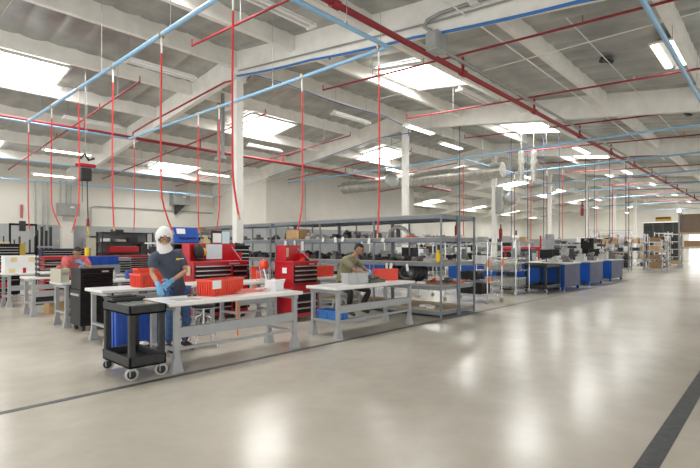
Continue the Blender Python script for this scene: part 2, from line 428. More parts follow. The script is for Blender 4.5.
for i,(x,y,z,on) in enumerate(LIG):
    lab=LN[i] if i<len(LN) else 'lit strip light far down the hall, %s of the distant ones'%ORD[i-len(LN)]
    if on in lmaster:
        o=dup(lmaster[on],(x,y,z),0,lab)
        continue
    t=thing('strip_light',lab,'ceiling light',(x,y,z),0,'strip lights'); lmaster[on]=t
    B(-.85,.85,-.045,.045,.03,.09).build('housing',fix_m,t,.008)
    B(-.85,.85,-.10,.10,.018,.03).build('reflector',fix_m,t)
    for s in (-.07,.07):
        MB().tube([(-.80,s,-.01),(.80,s,-.01)],.022,8).build('tube',tube_m if on else tubeoff_m,t)
    for s in (-.84,.84):
        B(s-.03,s+.03,-.12,.12,-.04,.03).build('end_cap',fix_m,t)
        MB().tube([(s*.9,0,.09),(s*.9,0,.8)],.005,5).build('hanger',galv_m,t)
t=thing('panel_light','large lit twin-tube panel light at the top right','ceiling light',(12.0,1.8,5.62))
B(-.85,.85,-.24,.24,.04,.09).build('housing',fix_m,t,.01)
for s in (-.14,.14): B(-.82,.82,s-.06,s+.06,.02,.04).build('lens',tube_m,t)
MB().tube([(.93,0,.06),(.93,0,0)],.04,8).build('sensor',fix_m,t)
for s in (-.7,.7): MB().tube([(s,0,.09),(s,0,.36)],.006,5).build('hanger',galv_m,t)
for (x,y,lab) in ((12.2,3.1,'dark torn patch hanging from the foil ceiling at upper right'),(18.6,2.3,'dark hole in the foil ceiling at the right edge')):
    mb=MB(); 
    for q in range(5): mb.ball((x+random.uniform(-.2,.2),y+random.uniform(-.08,.08),zd(y)-.1),(.12,.08,.04),8,5)
    tag(mb.build('ceiling_patch',dark_m),lab,'ceiling patch')
# round high lamps at the far end
for i,(x,y) in enumerate(((50,10.6),(58,12.6),(60,8.2))):
    t=thing('high_bay_lamp','small round lit lamp near the end wall, %s from the camera'%ORD[i],'ceiling light',(x,y,5.3))
    MB().lathe([(.25,0),(.22,.1),(.08,.25),(.06,.35)],(0,0,0),14).build('shade',fix_m,t)
    MB().ball((0,0,.0),(.2,.2,.06),12,6).build('bulb',tube_m,t)
    MB().tube([(0,0,.35),(0,0,zd(y)-5.35)],.01,5).build('hanger',galv_m,t)
# hoses
def hose(x,y,ztop,zend,dx,dy,label,group,col=hose_m,r=.0145,drop=None):
    t=thing('air_hose',label,'hose',(x,y,0),0,group)
    pts=[]
    N=16
    for k in range(N+1):
        q=k/N; z=ztop-.3-(ztop-.3-zend)*q; b=.65*max(0,(q-.78)/.22)**1.5
        sw=.012*math.sin(q*PI)
        pts.append((dx*b-sw*(1 if dx>0 else -1),dy*b,z))
    MB().tube(pts,r,8).build('hose_line',col,t)
    MB().tube([(0,0,ztop-.02),(0,0,ztop-.32)],.014,8).build('drop_fitting',tubeoff_m,t)
    MB().tube([(0,0,ztop-.05),(0,0,ztop+.04)],.045,8).build('clamp',brass_m,t)
    p=Vector(pts[-1]); d=(p-Vector(pts[-2])).normalized()
    MB().tube([p,p+d*.07],.016,8).build('coupler',brass_m,t)
HA=[(14.95,2.05,.02,0,'leftmost'),(12.95,2.1,.25,-.05,'second from the left'),(11.1,1.95,-.15,.1,'third from the left'),(9.25,1.95,.03,0,'fourth from the left'),(7.3,1.85,.22,-.1,'ending above the hooded worker'),(5.3,2.0,.06,-.1,'crossing the nearest column')]
for (y,ze,dx,dy,w) in HA: hose(3.51,y,zb,ze,dx,dy,'red air hose on the top left blue pipe, %s'%w,'hoses on the left blue pipe')
HB=[(14.7,2.1,0,.02,'behind the hooded worker'),(10.9,2.0,.03,0,'above the blue tool case'),(9.95,1.95,-.05,.12,'just right of the nearest column'),(6.98,1.9,-.08,.1,'over the red cabinet'),(5.04,1.8,-.03,.02,'over the olive shirted worker')]
for (y,ze,dx,dy,w) in HB: hose(6.2,y,zb-.03,ze,dx,dy,'red air hose %s, hanging from the middle blue pipe'%w,'hoses on the middle blue pipe')
HR=[(16.1,8.96,463),(20.9,9.05,498),(20.9,8.3,512),(20.9,7.6,528),(20.9,6.95,544),(25.7,7.3,571),(25.7,6.2,600),(25.7,5.5,620),(30.5,8.2,575)]
for i,(x,y,u) in enumerate(HR):
    hose(x,y,zb,1.9,.03,.02,'thin red hose beyond the long rack, %s counting rightwards'%ORD[i],'far red hoses',redp_m if i%2 else hose_m,.016)
    t=thing('drop_pipe','thin dark blue drop pipe beyond the long rack, %s counting rightwards'%ORD[i],'pipe',(x-.12,y+.1,0),0,'dark blue drop pipes')
    MB().tube([(0,0,2.0),(0,0,zd(y)-.06)],.016,6).build('pipe',dkblue_m,t)
    B(-.04,.04,-.04,.04,1.9,2.0).build('outlet_box',grayp_m,t)
# hoist
t=thing('electric_hoist','black and red electric hoist hanging on rods at the left','hoist',(4.6,14.0,0))
B(-.13,.13,-.1,.1,3.38,3.72).build('motor_body',black_m,t,.02)
MB().lathe([(.03,-.26),(.055,-.24),(.055,.24),(.03,.26)],(0,0,3.80),12,Euler((0,PI/2,0)).to_matrix()).build('red_drum',red_m,t)
MB().tube([(-.15,0,3.98),(-.02,0,4.1),(.08,0,3.95),(.22,0,4.02)],.035,6).build('trolley',black_m,t)
MB().tube([(0,0,4.05),(0,0,zd(14)-.1)],.01,5).build('hanger',galv_m,t)
MB().tube([(.04,0,3.4),(.06,0,2.3)],.014,6).build('chain',dark_m,t)
MB().tube([(-.08,0,3.4),(-.08,.0,2.8)],.008,6).build('pendant_cable',dark_m,t)
MB().tube([(.06,0,2.36),(.06,0,2.14)],[.035,.045],8).build('hook_block',redp_m,t)
MB().tube([(.06,0,2.14),(.06,0,2.02),(.1,0,1.96),(.06,0,1.9),(.02,0,1.95)],.018,6).build('hook',yel_m,t)
# wall services
def wall_box(x0,x1,z0,z1,lab,y=25.48,dep=.25,m=grayp_m):
    t=thing('electrical_panel',lab,'electrical panel',((x0+x1)/2,y,z0))
    w=(x1-x0)/2
    B(-w,w,-dep,0,0,z1-z0).build('panel_body',m,t,.01)
    B(-w+.04,w-.04,-dep-.02,-dep,.04,z1-z0-.04).build('panel_door',m,t,.005)
    B(w*.1,w*.45,-dep-.03,-dep-.02,(z1-z0)*.62,(z1-z0)*.75).build('plate',paper_m,t)
    return t
wall_box(7.0,7.95,3.05,3.65,'grey electrical panel high on the left wall pilaster',25.18)
wall_box(8.25,9.0,1.15,2.05,'large grey electrical cabinet on the left wall behind the seated coral shirt',25.46,.3)
wall_box(6.9,7.1,1.7,1.95,'small grey meter box on the left wall pilaster',25.18,.12,galv_m)
t=wall_box(12.7,13.7,3.95,4.6,'grey wall heater high on the wall left of the corner',25.48,.5)
MB().prism([(-.25,-.55),(.3,0),(-.25,0)],-.3,-.1).build('bracket',dark_m,t)
o=MB().tube([(8.6,25.4,2.6),(8.6,25.4,3.55),(8.8,25.4,3.62),(15.4,25.4,3.62)],.03,8).build('conduit',grayp_m); tag(o,'grey conduit running level along the left wall','conduit')
o=MB()
for dx in (0,.25,.45): o.tube([(7.15+dx,25.12,3.66),(7.15+dx,25.12,zg(25.5)+.1)],.035,8)
o=o.build('conduit',grayp_m); tag(o,'bundle of upright grey conduits above the high wall panel','conduit')
o=MB()
for dx in (0,.3,.5): o.tube([(6.2+dx,25.4,.1),(6.2+dx,25.4,zg(25.5))],.03,8)
o=o.build('conduit',galv_m); tag(o,'bundle of tall upright pipes left of the wall pilaster','conduit')
for i,(x,y,lab) in enumerate(((18.2,20.2,'upright thin red pipe on the wall behind the nearest column'),(15.4,23.0,'upright thin dark pipe near the wall corner'))):
    tag(MB().tube([(x,y,1.0),(x,y,5.3)],.025,6).build('riser_pipe',redp_m if i else galv_m),lab,'pipe')
o=MB().tube([(XG[2]-.05,20.6,5.0),(XG[2]-.3,18,5.1),(XG[2]-.4,13,5.45),(XG[2],11.4,5.9)],.012,6).build('conduit',grayp_m); tag(o,'thin sagging grey cable near the second girder','cable')
t=thing('pipe_bracket','pair of grey struts hanging by the nearest column','bracket',(8.6,13.7,0))
for s in (-.12,.12): B(-.04,.04,s-.04,s+.04,4.55,zd(13.7)-.12).build('strut',grayp_m,t)
B(-.1,.1,-.24,.24,4.45,4.55).build('crossbar',grayp_m,t)
tag(B(5.65,5.75,25.44,25.47,2.9,3.5).build('wall_sign',mat('faded_red',(.45,.14,.12),.6)),'narrow faded red sign on the cream left wall','sign')

# ================================================================ WORKBENCHES
BH=.885
def bench(x0,x1,y0,y1,label,shelf=False,H=BH):
    """x0..x1 left to right, y0 the aisle edge, y1 the rear edge"""
    L=x1-x0; D=y1-y0
    t=thing('workbench',label,'workbench',(x0,y0,0),0,'white topped workbenches')
    B(0,L,0,D,H-.045,H).build('worktop',top_m,t,.008)
    B(.004,L-.004,.004,D-.004,H-.052,H-.045).build('edge_band',galv_m,t)
    for lx in (.12,L-.12):
        for ly,sy in ((.07,1),(D-.07,-1)):
            mb=MB()
            # channel leg with a flared foot
            mb.box(lx-.035,lx+.035,ly-.03,ly+.03,.16,H-.05)
            mb.add([(lx-.035,ly-.03,.2),(lx+.035,ly-.03,.2),(lx+.035,ly+.03,.2),(lx-.035,ly+.03,.2),
                    (lx-.075,ly-.06,0),(lx+.075,ly-.06,0),(lx+.075,ly+.06,0),(lx-.075,ly+.06,0)],
                   [(0,1,2,3),(7,6,5,4),(0,4,5,1),(1,5,6,2),(2,6,7,3),(3,7,4,0)])
            mb.build('leg',bench_m,t,.004)
        B(lx-.03,lx+.03,.09,D-.09,.26,.30).build('end_rail',bench_m,t,.003)
        B(lx-.034,lx+.034,.02,D-.02,H-.11,H-.053).build('top_rail',bench_m,t,.003)
    mb=B(.14,L-.14,.045,.07,.43,.56); mb.box(.14,L-.14,.07,.11,.55,.56); mb.box(.14,L-.14,.07,.11,.43,.44)
    mb.build('stringer',bench_m,t,.003)
    B(.14,L-.14,.05,.09,.27,.31).build('foot_rail',bench_m,t,.003)
    if shelf: B(.12,.12+.75,.08,D-.08,.235,.26).build('lower_shelf',bench_m,t)
    return t
bench(2.79,4.98,5.58,6.36,'nearest white workbench, in front of the hooded worker')
bench(5.74,8.08,5.6,6.36,'white workbench in front of the seated olive shirted worker',True)
bench(2.87,5.0,8.0,8.78,'white workbench behind the hooded worker and the black cart')
bench(5.2,6.35,7.8,8.5,'short grey workbench between the two red tool cabinets')
bench(7.35,8.95,7.75,8.45,'workbench behind the seated worker holding a red bin')
bench(2.95,5.1,10.3,11.05,'workbench directly behind the big black tool cabinet')
bench(2.95,5.1,12.6,13.35,'workbench at left holding black document trays')
bench(2.95,5.1,14.85,15.6,'workbench at far left holding the white box')

# ---------------------------------------------------------------- bins and small things
def tote(name,label,cat,loc,rz,L,W,H,m,ribs=12,label_card=False,group=None):
    t=thing(name,label,cat,loc,rz,group); th=.012; k=.93
    a,b=L/2,W/2
    mb=MB()
    def ring(sx,sy,z): return [(-sx,-sy,z),(sx,-sy,z),(sx,sy,z),(-sx,sy,z)]
    vs=ring(a*k,b*k,0)+ring(a,b,H)+ring(a-th,b-th,H)+ring(a*k-th,b*k-th,th)
    fs=[(3,2,1,0)]
    for o in (0,4,8):
        for i in range(4): fs.append((o+i,o+(i+1)%4,o+4+(i+1)%4,o+4+i))
    fs.append((12,13,14,15)); mb.add(vs,fs)
    r=MB(); r.box(-a-.012,a+.012,-b-.012,-b+.004,H-.03,H); r.box(-a-.012,a+.012,b-.004,b+.012,H-.03,H)
    r.box(-a-.012,-a+.004,-b,b,H-.03,H); r.box(a-.004,a+.012,-b,b,H-.03,H); r.build('rim',m,t)
    r=mb
    for i in range(ribs):
        x=-a*.92+2*a*.92*i/(ribs-1); r.box(x-.006,x+.006,-b-.008,-b*k+.01,.015,H-.03); r.box(x-.006,x+.006,b*k-.01,b+.008,.015,H-.03)
    for i in range(max(3,ribs//2)):
        y=-b*.85+2*b*.85*i/(max(3,ribs//2)-1); r.box(-a-.008,-a*k+.01,y-.006,y+.006,.015,H-.03); r.box(a*k-.01,a+.008,y-.006,y+.006,.015,H-.03)
    r.build('bin_body',m,t)
    if label_card: B(-a-.004-.012,-a+.15,-b-.014,-b-.009,H*.45,H*.95).build('label_card',paper_m,t)
    return t
tote('plastic_bin','ribbed red bin with a white label on the nearest workbench','bin',(3.84,6.12,BH),.25,.64,.32,.235,tote_m,14,True)
tote('plastic_bin','large red bin on the bench behind the hooded worker, left of his arm','bin',(3.86,8.26,BH),.08,.74,.38,.235,tote_m,14)
tote('plastic_bin','red bin standing behind the larger one, left of the hooded worker','bin',(3.98,8.665,BH),.05,.62,.18,.31,tote_m,10)
tote('plastic_bin','red bin behind the back of the seated olive worker','bin',(7.75,8.1,BH),.0,.62,.34,.25,tote_m,10)
tote('plastic_bin','red bin right of the gloved hands of the seated worker','bin',(7.80,6.16,BH),-.45,.48,.20,.24,tote_m,9)
tote('plastic_tub','translucent grey tub on the bench in front of the seated worker','tub',(6.66,6.0,BH),-.35,.42,.30,.20,mat('translucent_grey_plastic',(.48,.50,.50),.4),3)
tote('waste_bin','left blue waste bin behind the black cart','waste bin',(3.02,7.55,0),0,.30,.26,.66,blue_m,4)
tote('waste_bin','right blue waste bin behind the black cart','waste bin',(3.36,7.5,0),0,.30,.26,.66,blue_m,4)
tote('storage_box','small blue box on the lower shelf of the seated worker’s bench'.replace('’',"'"),'box',(6.03,5.98,.26),0,.27,.5,.2,mat('mid_blue_plastic',(.05,.22,.62),.4),4)
# black engine part in work in front of the olive worker
def blob(name,label,cat,loc,sz,m,n=7,seed=0,group=None,rz=0):
    rnd=random.Random(seed); mb=MB()
    w,d,h=sz
    mb.box(-w*.46,w*.46,-d*.42,d*.42,0,h*.45)
    for i in range(n):
        r=rnd.uniform(.13,.24)*min(w,d,h*1.4); x=rnd.uniform(-.34,.34)*w; y=rnd.uniform(-.3,.3)*d; z=rnd.uniform(.3,.78)*h
        if i%3==0: mb.tube([(x,y,z*.5),(x,y,min(h,z+r))],r,10)
        elif i%3==1: mb.tube([(x-r*1.2,y,z),(x+r*1.2,y,z)],r*.8,10)
        else: mb.ball((x,y,z),r,10,6)
    o=mb.build(name,m,None); o.location=loc; o.rotation_euler=(0,0,rz)
    return tag(o,label,cat,group)
blob('engine_part','dark greenish engine casting under the blue gloved hands','engine part',(7.2,6.0,BH),(.5,.3,.13),mat('dark_green_casting',(.10,.11,.09),.5,.3,var=.3,scale=20),8,3)
# white carton, mug, cable, papers on nearest bench
t=thing('carton','open white carton at the right end of the nearest workbench','box',(4.74,6.0,BH),.3)
mb=B(-.12,.12,-.1,.1,0,.17); mb.build('carton_body',paper_m,t,.004)
MB().cbox((-.02,-.08,.2),(.16,.02,.07),Euler((.4,0,0)).to_matrix()).build('flap',paper_m,t)
tag(B(4.40,4.62,5.98,6.12,BH,BH+.055).build('carton',paper_m,None,.003),'low white carton left of the tall open white carton','box')
mb=MB().lathe([(.035,0),(.04,.01),(.04,.1),(.034,.1),(.034,.02),(.0,.02)],(0,0,0),14)
o=mb.build('mug',mat('pink_brown_ceramic',(.45,.22,.15),.4)); o.location=(4.5,6.2,BH); tag(o,'brown pink mug beside the white cartons','mug')
pts=[(4.0+.25*math.cos(k*.5)+.004*k+.2,5.95+.1*math.sin(k*.5),BH+.012+.0015*k) for k in range(34)]
tag(MB().tube(pts,.009,6).build('coiled_cable',mat('salmon_rubber',(.75,.25,.2),.5)),'salmon red coiled cable on the nearest workbench','cable')
o=MB().tube([(4.72,6.15,BH+.12),(4.66,6.17,BH+.34)],.012,6).build('paint_marker',paper_m); tag(o,'white marker sticking up out of the open carton','marker')
tag(B(2.98,3.3,5.72,5.98,BH,BH+.006).build('work_mat',mat('grey_work_mat',(.42,.43,.42),.5),None,.001),'pale grey mat at the left end of the nearest workbench','mat')
mb=MB()
for k in range(7): mb.tube([(3.32+.03*k,6.12+.02*(k%3),BH+.012),(3.40+.03*k,6.28,BH+.014)],.01,6)
tag(mb.build('hand_tools',dark_m),'row of dark hand tools between the hooded worker and the labelled red bin','tools',None,'stuff')
# ---------------------------------------------------------------- black utility cart
def utility_cart(label,loc,rz,L,W,H=.87):
    t=thing('utility_cart',label,'cart',loc,rz)
    def tray(z,h,nm):
        mb=MB(); th=.03
        mb.box(-W/2,W/2,-L/2,L/2,z,z+.03)
        for (a,b,c,d) in ((-W/2,W/2,-L/2,-L/2+th),(-W/2,W/2,L/2-th,L/2),(-W/2,-W/2+th,-L/2,L/2),(W/2-th,W/2,-L/2,L/2)): mb.box(a,b,c,d,z,z+h)
        mb.build(nm,cartm,t,.008)
    tray(.15,.13,'lower_shelf'); tray(H-.11,.11,'upper_shelf')
    for sx in (-1,1):
        for sy in (-1,1):
            mb=MB(); x=sx*(W/2-.045); y=sy*(L/2-.045)
            mb.box(x-.036,x+.036,y-.036,y+.036,.26,H-.1)
            mb.build('post',cartm,t,.012)
            c=MB(); r=.074
            Mx=Euler((PI/2,0,-.35)).to_matrix()
            c.lathe([(.02,-.016),(r,-.016),(r+.004,0),(r,.016),(.02,.016)],(x,y,r+.004),20,Mx)
            co=c.build('wheel',wheel_m,t)
            MB().lathe([(.01,-.019),(.052,-.019),(.052,.019),(.01,.019)],(x,y,r+.004),14,Mx).build('wheel_hub',rubber_m,co)
            MB().prism([(x-.03,.15),(x+.03,.15),(x+.03,.06),(x+.022,.05),(x+.022,.12),(x-.022,.12),(x-.022,.05),(x-.03,.06)],y-.028,y+.028).build('caster_fork',galv_m,t)
    MB().tube([(-W/2+.05,L/2-.01,H-.02),(-W/2+.05,L/2+.09,H+.04),(W/2-.05,L/2+.09,H+.04),(W/2-.05,L/2-.01,H-.02)],.016,8).build('handle',cartm,t)
    return t
utility_cart('black plastic two shelf cart at the left end of the nearest workbench',(2.54,6.03,0),0,.82,.45,.885)
tag(B(2.37,2.71,5.72,6.14,.79,.887).build('glass_plate_stack',mat('greenish_glass_plates',(.30,.33,.30),.15,var=.15),None,.003),'grey green stack of glass plates in the near black cart','plates')
t=tote('tray','shallow dark tray lying across the back of the black cart','tray',(2.54,6.29,.887),0,.38,.24,.05,black_m,6)
# stools
def stool(label,loc,sh=.62,m=chrome_m):
    t=thing('stool',label,'stool',loc)
    MB().lathe([(.02,0),(.18,.0),(.19,.03),(.17,.06),(.0,.065)],(0,0,sh),20).build('seat',black_m,t)
    MB().tube([(0,0,.28),(0,0,sh)],.025,10).build('column_post',m,t)
    for k in range(4):
        a=k*PI/2+.5
        MB().tube([(.02*math.cos(a),.02*math.sin(a),.5),(.12*math.cos(a),.12*math.sin(a),.46),(.26*math.cos(a),.26*math.sin(a),.0)],.013,8).build('leg',m,t)
    ring=[(.19*math.cos(q),.19*math.sin(q),.2) for q in [2*PI*k/20 for k in range(21)]]
    MB().tube(ring,.009,6,False).build('foot_ring',m,t)
    return t
stool('chrome stool with black seat under the nearest workbench',(3.98,6.85,0))
stool('chrome stool the olive shirted worker sits on',(7.38,7.08,0),.64)

# ---------------------------------------------------------------- tool cabinets
def drawers(t,x0,x1,yf,rows,z0,m,hm):
    """front faces towards -Y"""
    z=z0
    for h in rows:
        d=B(x0,x1,yf-.022,yf,z+.008,z+h-.008).build('drawer',m,t,.003)
        B(x0+.01,x1-.01,yf-.04,yf-.022,z+h-.03,z+h-.012).build('handle',hm,d)
        z+=h
def tool_cabinet(label,loc,W,D,H,body,front,hutch=0,lower=True,chest_z=.78,side_locker=0,name='tool_cabinet',badge=True,hm=None):
    hm=hm or silver_m
    t=thing(name,label,'tool cabinet',loc)
    zb_=.13
    for x in (.08,W-.08):
        for y in (.08,D-.08):
            MB().lathe([(.02,-.02),(.055,-.02),(.055,.02),(.02,.02)],(x,y,.055),14,Euler((0,PI/2,0)).to_matrix()).build('caster',rubber_m,t)
            
    B(0,W,0,D,.10,chest_z).build('lower_cabinet',body,t,.01)
    B(.01,W-.01,.01,D-.01,chest_z+.0,H).build('upper_chest',body,t,.01)
    B(-.005,W+.005,-.02,D,H-.02,H+.02).build('lid',body,t,.008)
    xs=W-side_locker
    drawers(t,.04,xs-.04,0,[(chest_z-.30)/3*.8]*2+[(chest_z-.30)/3*.8+.06],.17,front,hm)
    n=max(3,int(round((H-.1-chest_z)/.085)))
    drawers(t,.04,xs-.04,.01,[(H-.10-chest_z)/n]*n,chest_z+.03,front,hm)
    if side_locker:
        drawers(t,xs+.02,W-.04,.01,[(H-.10-chest_z)/3]*3,chest_z+.03,front,hm)
        drawers(t,xs+.02,W-.04,0,[.2,.2],.2,front,hm)
    if badge: B(W*.62,W*.82,-.028,-.02,H-.06,H-.03).build('name_plate',silver_m,t)
    if hutch:
        mb=B(.02,W-.02,D-.06,D-.03,H+.02,H+hutch); mb.box(.02,.05,D-.35,D-.03,H+.02,H+hutch); mb.box(W-.05,W-.02,D-.35,D-.03,H+.02,H+hutch*.5)
        mb.build('hutch',body,t,.006)
        MB().tube([(W-.1,D-.06,H+hutch*.8),(W-.12,.1,H+.03)],.01,6).build('lid_strut',silver_m,t)
    B(-.012,0,.05,D-.05,chest_z-.12,chest_z-.08).build('side_handle',silver_m,t)
    return t
tool_cabinet('large red tool chest with black drawers behind the hooded worker',(5.0,9.0,0),1.36,.56,1.26,red_m,bsteel_m,.40,side_locker=.42)
tool_cabinet('tall red tool cabinet with black drawers in the centre, lid raised',(6.46,7.56,0),.72,.62,1.26,red_m,bsteel_m,.36)
tool_cabinet('big black rolling tool cabinet at left between the benches',(3.07,9.62,0),.60,.56,1.16,bsteel_m,bsteel_m,hm=bsteel_m)
# stuck on the big red chest
B_=lambda *a: MB().box(*a)
tag(B(5.56,5.96,9.44,9.455,1.31,1.64).build('paper_sheet',pblue_m),'pale blue sheet hanging on the open red chest','paper')
t=thing('cap','black cap hanging on the open red chest','cap',(5.33,9.36,1.47))
MB().ball((0,0,0),(.13,.08,.18),14,10).build('crown',black_m,t); MB().ball((0,-.04,-.15),(.1,.09,.03),12,6).build('brim',black_m,t)
mb=MB().lathe([(.02,-.01),(.09,-.01),(.09,.01),(.02,.01)],(0,0,0),18,Euler((PI/2,0,0)).to_matrix()); o=mb.build('round_sticker',yel_m); o.location=(5.48,9.44,1.47); tag(o,'round yellow sticker beside the black cap','sticker')
for i,(z,lab) in enumerate(((1.55,'upper small white label left of the black cap'),(1.42,'lower small white label left of the black cap'))):
    tag(B(5.045,5.12,9.44,9.45,z-.05,z+.05).build('label_card',paper_m),lab,'label')
t=thing('sticker_card','beige card on the left side of the big red tool chest','label',(4.992,9.1,.98)); B(-.004,0,0,.16,0,.2).build('card',mat('beige_card',(.65,.52,.35),.6),t)
# blue case lid and things standing on top of the big red chest
t=thing('tool_case','open blue tool case standing above the red chest','case',(5.32,9.86,1.66),.0)
Mc=Euler((-.25,0,0)).to_matrix()
MB().cbox((0,0,.19),(.60,.05,.36),Mc).build('case_lid',blue_m,t,.01)
MB().cbox((-.12,-.035,.27),(.2,.01,.12),Mc).build('paper_label',paper_m,t)
MB().cbox((.03,-.035,.12),(.4,.012,.04),Mc).build('name_strip',mat('navy_strip',(.01,.03,.15),.4),t)
t2=tool_cabinet('black chest carrying the open blue tool case behind the red chest',(4.92,9.66,0),.70,.42,1.62,bsteel_m,bsteel_m,badge=False,chest_z=.9)
# grey drawers right of red chest
tool_cabinet('black many-drawer chest with silver rails right of the big red chest',(6.40,9.7,0),.50,.5,1.60,bsteel_m,bsteel_m,0,chest_z=.95,badge=False)
tag(B(5.85,6.12,9.70,9.74,1.66,1.96).build('picture_frame',black_m,None,.01),'black framed notice behind the big red chest','notice')
tag(B(5.88,6.10,9.69,9.70,1.68,1.90).build('notice_sheet',paper_m),'white notice inside the black frame behind the red chest','paper')
tag(B(6.14,6.33,9.70,9.74,1.66,1.94).build('notice_board',pblue_m,None,.01),'pale blue notice right of the white one behind the red chest','paper')
B6=B(5.66,6.38,9.62,9.90,0,1.66); tag(B6.build('shelf_unit',rack_m,None,.01),'low grey unit holding the framed notices behind the red chest','shelf')
t=blob('hat_box','tan pot with red rim standing left of the framed notice','pot',(5.73,9.78,1.66),(.16,.18,.22),tan_m,6,9)
for i in range(5): blob('machined_part','dark machined part on top of the black many-drawer chest, %s from the left'%ORD[i],'engine part',(6.46+.095*i,9.95,1.62),(.09,.2,.07+.03*(i%2)),dark_m,4,20+i,'parts on the many-drawer chest')
# on red cabinet 2
tag(B(6.71,6.80,8.10,8.115,1.36,1.56).build('label_card',mat('pale_yellow_card',(.75,.68,.42),.6)),'pale yellow card inside the raised lid of the centre red cabinet','label')
tag(B(6.452,6.456,7.75,7.90,1.02,1.14).build('label_card',paper_m),'white label on the side of the centre red cabinet','label')
for i,(x,m) in enumerate(((6.98,tote_m),(7.06,black_m),(7.12,black_m))): blob('hand_tool','small tool on the centre red cabinet, %s from the left'%ORD[i],'tool',(x-.1,7.75,1.28),(.1,.12,.07),m,4,40+i)
# fan / wire basket on short bench
t=thing('desk_fan','red drum shaped fan on the short bench left of the centre cabinet','fan',(6.2,8.2,BH))
MB().lathe([(.09,-.07),(.11,-.05),(.11,.05),(.09,.07)],(0,0,.31),20,Euler((PI/2,0,.4)).to_matrix()).build('drum',tote_m,t)
MB().lathe([(.03,-.08),(.08,-.075),(.08,.075),(.03,.08)],(0,0,.31),20,Euler((PI/2,0,.4)).to_matrix()).build('grille',tote_m,t)
MB().tube([(-.10,-.04,.02),(-.12,0,.31),(0,.0,.43),(.12,0,.31),(.10,-.04,.02)],.012,6).build('stand',chrome_m,t)
t=thing('wire_rack','wire rack on the short bench between the red cabinets','wire rack',(6.05,7.98,BH))
mb=MB()
for k in range(9): mb.tube([(-.2+.05*k,0,0),(-.2+.05*k,0,.2)],.004,5)
mb.tube([(-.21,0,.2),(.21,0,.2)],.007,6); mb.tube([(-.21,0,.01),(.21,0,.01)],.007,6); mb.build('wires',chrome_m,t)
B(-.2,.2,.0,.02,.19,.215).build('blue_strip',blue_m,t)
# red board left of it
tag(B(6.05,6.34,8.44,8.47,BH,1.16).build('backboard',tote_m,None,.004),'red flat backboard at the rear edge of the short bench','board')
tag(B(4.86,4.885,7.2,7.225,0,.80).build('upright_bar',orange_m,None,.004),'orange red upright bar behind the nearest workbench','bar')
# ---------------------------------------------------------------- long grey racks
ZS=[.10,.66,1.19,1.75,2.27]
def rack(x0,x1,ys,label,levels=ZS,postlean=0):
    t=thing('storage_rack',label,'storage rack',(0,0,0),0,'blue grey storage racks')
    for y in ys:
        for x in (x0,x1):
            mb=B(x-.018,x+.018,y-.018,y+.018,0,levels[-1]+.05); mb.build('post',rack_m,t)
    for j in range(len(ys)-1):
        ya,yb=sorted((ys[j],ys[j+1]))
        for z in levels:
            m=MB()
            for x in (x0,x1): m.box(x-.02,x+.02,ya+.02,yb-.02,z-.05,z+.04)
            m.box(x0,x1,ya+.022,ya+.05,z-.05,z+.035); m.box(x0,x1,yb-.05,yb-.022,z-.05,z+.035)
            m.build('beam',rack_m,t)
            B(x0-.015,x1+.015,ya+.01,yb-.01,z+.04,z+.055).build('shelf_board',board_m,t)
    return t
YS=[5.62,7.56,9.5,11.44]
rack(9.10,9.84,YS,'front row of the long grey rack facing the seated worker')
rack(9.90,10.62,YS,'rear row of the long grey rack, back to back with the front one')
rack(9.1,9.8,[11.7,13.6,15.5],'grey rack behind the nearest column, left of the long rack')
rack(9.1,9.8,[15.8,17.7,19.6],'grey rack with brown cartons on top at the left back',[.1,.66,1.19,1.75,2.1])
def white_tag(x,y,z,h,label):
    t=thing('paper_tag',label,'tag',(x,y,z),random.uniform(-.3,.3),'white tags on the long rack')
    M=Euler((0,0,0)).to_matrix()@Matrix.Rotation(random.uniform(-.35,.35),3,'X')
    MB().cbox((0,0,-h/2),(.004,.085 if h<.2 else .15,h),M).build('card',paper_m,t)
    MB().tube([(0,0,0),(.01,0,.05)],.003,4).build('string',paper_m,t)
lev=['bottom','fourth','middle','second','top']
def fill(x,ys,level,kinds,seed,rackname,pitch=.30,grp=None,skip=(),hk=1.):
    rnd=random.Random(seed); y=ys[0]+.2; i=0; z=ZS[level]+.056
    while y<ys[-1]-.15:
        near=[q for q in ys if abs(q-y)<.12]
        if near: y+=.15; continue
        if x<9.6 and level==3 and 10.3<y<11.1: y+=.2; continue
        m,nm,lb=rnd.choice(kinds); h=rnd.uniform(.13,.26)*hk; w=rnd.uniform(.18,.28)
        blob(nm,'%s, %s from the aisle, %s shelf, %s'%(lb,ORD[i] if i<20 else 'last',['bottom','lower','middle','upper','top'][level],rackname),'engine part',
                 (x+rnd.uniform(-.04,.06),y,z),(rnd.uniform(.3,.42),w,h),m,rnd.choice((5,6,7)),seed*50+i,grp,rnd.uniform(-.2,.2))
        y+=w+rnd.uniform(.03,pitch); i+=1
G=[(cast_m,'engine_casting','grey casting'),(dark_m,'engine_casting','dark oily casting'),(lcast_m,'machined_housing','pale machined housing')]
Dk=[(dark_m,'engine_casting','dark round casting'),(cast_m,'gear_housing','grey gear housing'),(dark_m,'gear_housing','black gear housing')]
Sm=[(lcast_m,'machined_housing','small pale housing'),(cast_m,'engine_casting','small grey casting'),(tote_m,'red_part','small red capped part')]
fill(9.42,[7.56,9.5,11.44],3,G,1,'long front rack',.22,'castings on the upper shelf')
fill(9.42,[5.62,6.8],3,Sm,13,'long front rack near the corner',.5,'small parts near the corner',hk=.35)
fill(9.42,[7.56,9.5,11.44],2,Dk,2,'long front rack',.10,'castings on the middle shelf')
fill(9.42,[5.9,7.56],2,[G[2],Dk[0],Sm[1]],14,'long front rack near the corner',.15,'small parts near the corner',hk=.75)
